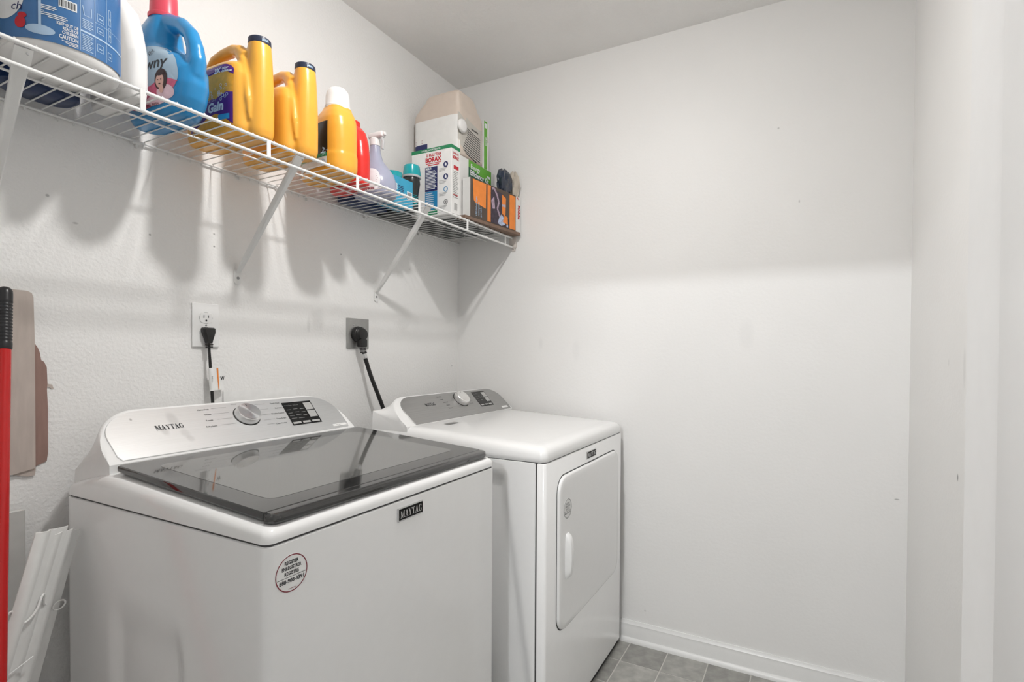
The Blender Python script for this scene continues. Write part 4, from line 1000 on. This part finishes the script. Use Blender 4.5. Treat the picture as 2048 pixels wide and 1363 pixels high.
kb = Frame((JX0+.014, JY0-.001, z0+.112), (1, 0, 0), (0, 0, 1))
build(G().lathe([(.026, .0), (.026, .006), (.024, .010), (.016, .012)], n=32, fr=kb), 'tap_cap', 'white_pl', t, smooth=50)

# --- flat sheet, work-light carton, alarm carton, bags at the right end
def obox(p, q_, dep, z0_, z1_):
    "frame of a box whose front bottom edge runs p to q (plan)"
    e = Vector((q_[0]-p[0], q_[1]-p[1], 0)); L_ = e.length
    return Frame((p[0], p[1], z0_), e, (0, 0, 1)), L_, z1_-z0_
fr, L_, h = obox((-.385, -.308), (-.014, -.352), .1, Z, Z+.012)
g = G().box(0, L_, 0, .012, -.042, 0, fr=fr)
tag(build(g, 'cardboard_sheet', 'brown_flat', at=(-.2, -.31, Z), smooth=0), 'flat brown cardboard under the orange and brown carton', 'cardboard')
fr, L_, h = obox((-.350, -.309), (-.047, -.346), .04, Z+.0125, Z+.170)
t = thing('work_light_box', 'brown and orange printed carton with a pictured lamp, overhanging the shelf edge', 'box', (-.2, -.31, Z+.0125))
bb = build(G().rbox(0, L_, 0, h, -.0405, 0, .0012, 1, fr=fr), 'carton_body', 'brown', t)
build(G().box(-.0006, -.0001, .001, h-.001, -.0395, -.001, fr=fr), 'white_end', 'box_white', t, smooth=0)
q = [(.018, .004+.66*h), (.024, .62*h), (.085, .36*h), (.100, .33*h), (.100, h-.006), (.012, h-.004)]
q = [(.014, h-.004), (.020, .45*h), (.028, .40*h), (.096, .33*h), (.098, h-.004)]
for q_ in (G().poly(fr, q, .0006), G().rect(fr, .106, .004, .128, h-.003, .0006), G().poly(fr, [(.205, .36*h), (.217, .26*h), (.229, .36*h), (.232, h-.03), (.205, h-.02)], .0006), G().rect(fr, .258, .004, L_-.004, h-.006, .0006)): prints(q_, 'orange_field', 'orange', bb)
ph = prints(G().poly(fr, [(.126, .004), (.256, .004), (.256, .25*h), (.205, .36*h), (.200, h-.015), (.126, h-.01)], .0006), 'photo_field', 'photo_dark', bb)
q = G()
pt = [(.136, .92*h), (.150, .95*h), (.170, .80*h), (.182, .62*h), (.172, .45*h), (.190, .25*h)]
for k in range(len(pt)-1):
    a, b = pt[k], pt[k+1]; n_ = Vector((-(b[1]-a[1]), b[0]-a[0])).normalized()*.005
    q.poly(fr, [(a[0]-n_.x, a[1]-n_.y), (b[0]-n_.x, b[1]-n_.y), (b[0]+n_.x, b[1]+n_.y), (a[0]+n_.x, a[1]+n_.y)], .0010)
q.poly(fr, [(.130, .60*h), (.150, .74*h), (.156, .42*h), (.140, .40*h)], .0010)
prints(q, 'lamp_picture', 'photo_lilac', ph)
prints(G().poly(fr, [(.176, .06*h), (.200, .02*h), (.226, .08*h), (.222, .24*h), (.200, .33*h), (.186, .24*h)], .0010).rect(fr, .236, .03*h, .248, .10*h, .0010), 'glow_picture', 'photo_blue', ph)
prints(G().poly(fr, [(.210, .14*h), (.246, .10*h), (.244, .30*h), (.222, .34*h)], .0012), 'orange_picture', 'orange', ph)
q = G()
for k, s_ in enumerate(('LED Work Light', 'rechargeable', 'portable')): q.text(fr, s_, .040+k*.014, .012, .008, .0010, 'l', .02, rot=math.pi/2)
q.text(fr, '600', .217, .55*h, .012, .0010, 'c', .03)
prints(q, 'lettering', 'lbl_pale', bb)
fk, Lk, hk = obox((-.0455, -.3465), (-.0125, -.3505), .05, Z+.0125, Z+.168)
t = thing('alarm_box', 'narrow white carton with a red upright name, against the right wall', 'box', (-.03, -.33, Z+.0125))
bb = build(G().rbox(0, Lk, 0, hk, -.038, 0, .001, 1, fr=fk), 'carton_body', 'box_white', t)
prints(G().text(fk, 'Kidde', .0135, .118, .0155, .0006, 'l', .05, .062, rot=-math.pi/2).poly(fk, [(.006, .150), (.016, .142), (.016, .147), (.008, .154)], .0006), 'lettering', 'red_print', bb)
def bag(name, label, c, s_, seed, m, loc):
    rnd = random.Random(seed); rings = []; n = 22; K = 9
    ph = [rnd.uniform(0, 6.28) for _ in range(6)]
    for k in range(K+1):
        v = k/K; r = (.72, .84, .92, .97, 1.0, 1.0, .98, .92, .78, .30)[k]
        ring = []
        for i in range(n):
            a = 2*math.pi*i/n; ca, sa = math.cos(a), math.sin(a); bxk = 1/max(abs(ca), abs(sa))**.55
            q_ = r*bxk*(1+.10*math.sin(3*a+ph[0]+v*4)+.10*math.sin(7*a+ph[1]-v*6)+.06*math.sin(11*a+ph[2]+v*9)+rnd.uniform(-.05, .05))*.88
            ring.append((c[0]+s_[0]*q_*math.cos(a), c[1]+s_[1]*q_*math.sin(a), c[2]+s_[2]*v+.006*math.sin(4*a+ph[3])*v))
        rings.append(ring)
    return tag(build(G().loft(rings), name, m, at=loc, smooth=22), label, 'bag')
zt = Z+.1705
bag('plastic_bag', 'crumpled dark navy plastic bag on top of the orange and brown carton', (-.100, -.316, zt), (.050, .024, .100), 3, 'bag_navy', (-.098, -.316, zt))
bag('plastic_bag', 'crumpled translucent tan bag at the right wall beside the navy bag', (-.032, -.327, zt-.001), (.024, .024, .112), 11, 'bag_tan', (-.032, -.327, zt))

# ================================================================== ON THE BACK WALL
t = thing('wall_outlet', 'white duplex wall outlet with one plug in its lower socket', 'outlet', (-1.207, 0, 1.189))
fo = Frame((-1.207, 0, 1.25), (1, 0, 0), (0, 0, 1))
pl_ = build(G().rbox(-.037, .037, -.061, .061, .0003, .0062, .0025, 3, fr=fo), 'cover_plate', 'plastic_white', t)
for v in (.0205, -.0205):
    pts = [(x, y+v) for x, y in se(.0172, .0145, 4, 40)]
    rc = build(G().prism(fo, pts, .0055, .0078, .0006), 'socket', 'plastic_white', t)
    prints(G().ringp(fo, 0, v, .0182, .0155, .0007, .0064), 'socket_gap', 'ink_grey', rc)
    prints(G().rect(fo, -.0078, v-.001, -.0058, v+.0075, .0081).rect(fo, .0052, v+.0, .0070, v+.0075, .0081).fan(fo, se(.0026, .0028, 2.4, 14, -.0004, v-.0075), .0081, 2), 'slot', 'ink', rc)
build(G().lathe([(.0026, .006), (.0026, .0072), (.0012, .0076)], n=12, fr=fo), 'screw', 'screw', t)

def smooth_path(pts, n=10):
    P = [Vector(p) for p in pts]; o = []
    for i in range(len(P)-1):
        a, b, c_, d = P[max(i-1, 0)], P[i], P[i+1], P[min(i+2, len(P)-1)]
        for k in range(n):
            s_ = k/n; o.append(.5*((2*b)+(c_-a)*s_+(2*a-5*b+4*c_-d)*s_*s_+(3*b-a-3*c_+d)*s_**3))
    o.append(P[-1]); return o

t = thing('power_cord', 'thin black power cord with a flat plug in the white outlet behind the washer', 'power cord', (-1.205, -.02, 1.01))
px, pz = -1.206, 1.2295
rings = []
for z, hw, d0, d1 in ((pz+.014, .0150, .0080, .0200), (pz+.011, .0180, .0079, .0240), (pz+.002, .0175, .0079, .0265), (pz-.008, .0140, .0079, .0270), (pz-.020, .0095, .0082, .0265), (pz-.030, .0068, .0095, .0255)):
    rings.append([(px+hw*a, -(d0+(d1-d0)*b), z) for a, b in ((-1, .15), (-.85, 0), (.85, 0), (1, .15), (1, .7), (.7, 1), (-.7, 1), (-1, .7))])
rings = rings[::-1]
build(G().loft(rings), 'plug', 'plug', t, smooth=35)
for k in range(3): build(G().rbox(px-.0072+.0004*k, px+.0072-.0004*k, -.0265, -.0105, pz-.0345-k*.0042, pz-.0312-k*.0042, .001, 1), 'strain_relief', 'plug', t)
cp = smooth_path([(px, -.018, 1.205), (px, -.019, 1.175), (px+.001, -.022, 1.132), (px+.003, -.025, 1.066), (px+.005, -.028, 1.005), (px+.006, -.03, .93), (px+.03, -.032, .86)])
build(G().tube(cp, [.0030+.0012*min(1, i/24) for i in range(len(cp))], 10), 'cable', 'cable', t, smooth=60)
tg = build(G().tube([(px+.0010, -.0222, 1.131), (px+.0019, -.0236, 1.10), (px+.0030, -.0250, 1.067)], .0056, 14), 'cord_label', 'paper', t)
prints(G().text(Frame((px-.001, -.0315, 1.092), (0, 0, 1), (-1, 0, 0)), 'E12345', 0, -.003, .004, .0004), 'lettering', 'ink', tg)
fg = Frame((px+.008, -.026, 1.068), (.94, .34, 0), (-.10, 0, 1))
fg2 = build(G().box(0, .040, 0, .064, -.0003, .0003, fr=fg), 'flag_tag', 'paper', t, smooth=0)
prints(G().poly(fg, [(.0175, .001), (.0210, .001), (.0245, .063), (.0180, .063)], .0008), 'red_stripe', 'orange', fg2)
prints(G().text(fg, 'W', .029, .028, .010, .0008, bold=.04), 'lettering', 'ink', fg2)
tag(build(G().box(-1.157, -.914, -.0042, -.0030, .985, 1.0615), 'paper_sheet', 'paper', at=(-1.035, -.0035, .985), smooth=0), 'blank white paper sheet between the washer console and the wall', 'paper')

t = thing('range_outlet', 'square grey steel outlet plate with a heavy round plug', 'outlet', (-.6415, 0, 1.191))
fo = Frame((-.6415, 0, 1.247), (1, 0, 0), (0, 0, 1))
build(G().rbox(-.0545, .0545, -.056, .056, .0003, .0042, .0015, 2, fr=fo), 'cover_plate', 'plate_steel', t)
build(G().lathe([(.027, .003), (.027, .006), (.026, .0065)], n=32, fr=fo), 'socket', 'panel', t)
for v in (.031, -.029): build(G().lathe([(.003, .004), (.003, .0052), (.0015, .0058)], n=12, fr=Frame((-.6415-.022, 0, 1.247+v), (1, 0, 0), (0, 0, 1))), 'screw', 'silver', t)

t = thing('dryer_cord', 'thick black dryer cord hanging from the steel outlet plate', 'power cord', (-.63, -.03, 1.0))
f2 = Frame((-.648, 0, 1.243), (1, 0, 0), (0, 0, 1))
build(G().lathe([(.0295, .0068), (.0295, .018), (.0285, .0195), (.0285, .024), (.0265, .026), (.0265, .030), (.024, .033), (.020, .040), (.010, .043)], n=36, fr=f2), 'plug', 'plug', t, smooth=35)
pb = G().rbox(-.663, -.633, -.044, -.018, 1.196, 1.226, .004, 2)
build(pb, 'plug_neck', 'plug', t)
for k in range(4): build(G().lathe([(.0115, 0), (.0125, .0015), (.0115, .0042)], (-.6470+.0015*k, -.033, 1.190-k*.0052), 20), 'strain_relief', 'plug', t)
cp = smooth_path([(-.642, -.033, 1.178), (-.637, -.036, 1.155), (-.617, -.045, 1.087), (-.592, -.053, 1.023), (-.566, -.062, .953), (-.552, -.075, .88), (-.548, -.09, .75), (-.53, -.10, .55)])
build(G().tube(cp, .0078, 12), 'cable', 'cable', t, smooth=60)
build(G().tube([(-.6405, -.0338, 1.172), (-.6370, -.036, 1.155)], .0085, 16), 'metal_clip', 'silver', t)

# ================================================================== LEFT OF THE WASHER
# torn cardboard against the wall
t = thing('torn_cardboard', 'torn flap of grey and brown cardboard on the wall behind the red pole', 'cardboard', (-1.60, -.01, .91))
fc = Frame((0, -.0005, 0), (1, 0, 0), (0, 0, 1))
build(G().prism(fc, [(-1.680, .925), (-1.578, .920), (-1.5765, .905), (-1.590, .905), (-1.600, .912), (-1.618, .914)][::1] and
      [(-1.665, .915), (-1.612, .914), (-1.577, .921), (-1.5765, 1.20), (-1.578, 1.292), (-1.581, 1.301), (-1.588, 1.305), (-1.615, 1.306), (-1.665, 1.306)], .002, .0075), 'grey_panel', 'card', t, smooth=0)
edge = [(-1.600, .925), (-1.590, .918), (-1.566, .928), (-1.556, .932), (-1.5535, .95), (-1.5530, 1.05), (-1.5545, 1.09), (-1.5535, 1.105), (-1.5545, 1.14), (-1.559, 1.152), (-1.564, 1.156), (-1.566, 1.172), (-1.570, 1.184), (-1.576, 1.194), (-1.60, 1.195)]
build(G().prism(fc, edge, .0002, .002), 'brown_flap', 'card_brown', t, smooth=0)
build(G().prism(fc, [(-1.575, .921), (-1.577, .905), (-1.59, .9045), (-1.612, .912), (-1.612, .92)], .0022, .004), 'torn_edge', 'card', t, smooth=0)
build(G().prism(fc, [(-1.5560, 1.104), (-1.545, 1.101), (-1.5425, 1.092), (-1.5460, 1.091), (-1.5490, 1.095), (-1.5560, 1.096)], .0001, .0012), 'tape_curl', 'card', t, smooth=0)

# red pole with black grip
a, b = Vector((-1.636, -.047, 1.306)), Vector((-1.772, -.40, 0.004))
t = thing('mop_pole', 'red metal mop pole with a ribbed black grip, leaning in the left corner', 'mop', tuple(b))
def along(s_): return a+(b-a)*s_
LN = (b-a).length
build(G().tube([along(.085), along(.3), along(.7), along(.985)], .0107, 20), 'pole', 'red_pole', t, smooth=60)
pr = [(0, .002), (.0012, .006), (.004, .0095), (.009, .0118), (.016, .0122), (.03, .0122)]
z = .034
while z < .118: pr += [(z, .0123), (z+.0016, .0112), (z+.0036, .0112), (z+.0050, .0123)]; z += .0066
pr += [(.122, .0124), (.131, .0122), (.133, .0112)]
build(G().tube([along(s_/LN) for s_, r in pr], [r for s_, r in pr], 20), 'grip', 'grip', t, smooth=40)
build(G().tube([along(.975), along(.998)], [.0125, .012], 16), 'end_cap', 'grip', t)

# bundle of white slats tied with cord
t = thing('slat_bundle', 'bundle of loose white vinyl blind slats tied together, leaning beside the washer', 'blind slats', (-1.75, -.17, 0))
dv = Vector((.245, .0, .9695))
SLAT = [(0, 0, .800, .030), (.015, -.011, .807, .030), (.029, -.022, .818, .030), (.042, -.032, .811, .030), (.056, -.043, .822, .030), (.068, -.054, .826, .024)]
for k, (dx, dyk, zt, w_) in enumerate(SLAT):
    x1 = -1.5480-dx; y = -.132+dyk; dk = (dv + Vector((.012*(k % 2)-.006, .006*(k % 3), 0))).normalized()
    Ln = (zt-.001)/dk.z
    o = Vector((x1, y, zt)); e = Vector((1, (-.30, .12, -.16, .22, -.24, .05)[k], 0)).normalized()
    f2 = Frame(o-e*w_-dk*Ln, e, dk)
    prof = [(w_*i/8, .0062*math.sin(math.pi*i/8)) for i in range(9)]
    q = G().loft([[f2(u, s_, h) for u, h in prof]+[f2(u, s_, h-.0030) for u, h in prof[::-1]] for s_ in (.0005, Ln)])
    for v_ in q.v: v_.z = max(v_.z, .001)
    build(q, 'slat', 'blind', t, smooth=40)
f2 = Frame(Vector((-1.5350, -.176, .803)), (1, 0, 0), dv)
def sp(u, s_, h): return f2(u, s_, h)
pth = smooth_path([sp(-.118, -.128, .006), sp(-.112, -.116, .011), sp(-.104, -.122, .012), sp(-.102, -.136, .010), sp(-.092, -.146, .010), sp(-.080, -.144, .008), sp(-.070, -.130, .004), sp(-.066, -.112, -.001), sp(-.060, -.110, -.008), sp(-.052, -.132, -.016), sp(-.040, -.140, -.030)], 6)
build(G().tube(pth, .0022, 8), 'tie_cord', 'blind', t, smooth=60)
pth = [sp(-.018+.010*math.cos(a_), -.150+.009*math.sin(a_), -.030) for a_ in [i*math.pi/8 for i in range(17)]]
build(G().tube(pth, .0016, 8), 'cord_loop', 'blind', t, smooth=60)
for s0, s1 in ((-.262, -.225), (-.300, -.285)):
    build(G().tube(smooth_path([sp(-.150, s0, .006), sp(-.12, s0+(s1-s0)*.35, .010), sp(-.085, s0+(s1-s0)*.7, .008), sp(-.05, s1, -.004)], 6), .0012, 6), 'wrap_strand', 'wrap', t, smooth=60)
# grey board standing behind the slats
g = G().rbox(-1.720, -1.603, -.034, -.020, .001, .842, .002, 1)
tag(build(g, 'grey_board', 'blind_grey', at=(-1.66, -.027, .001)), 'plain grey board standing against the wall behind the white slats', 'board')
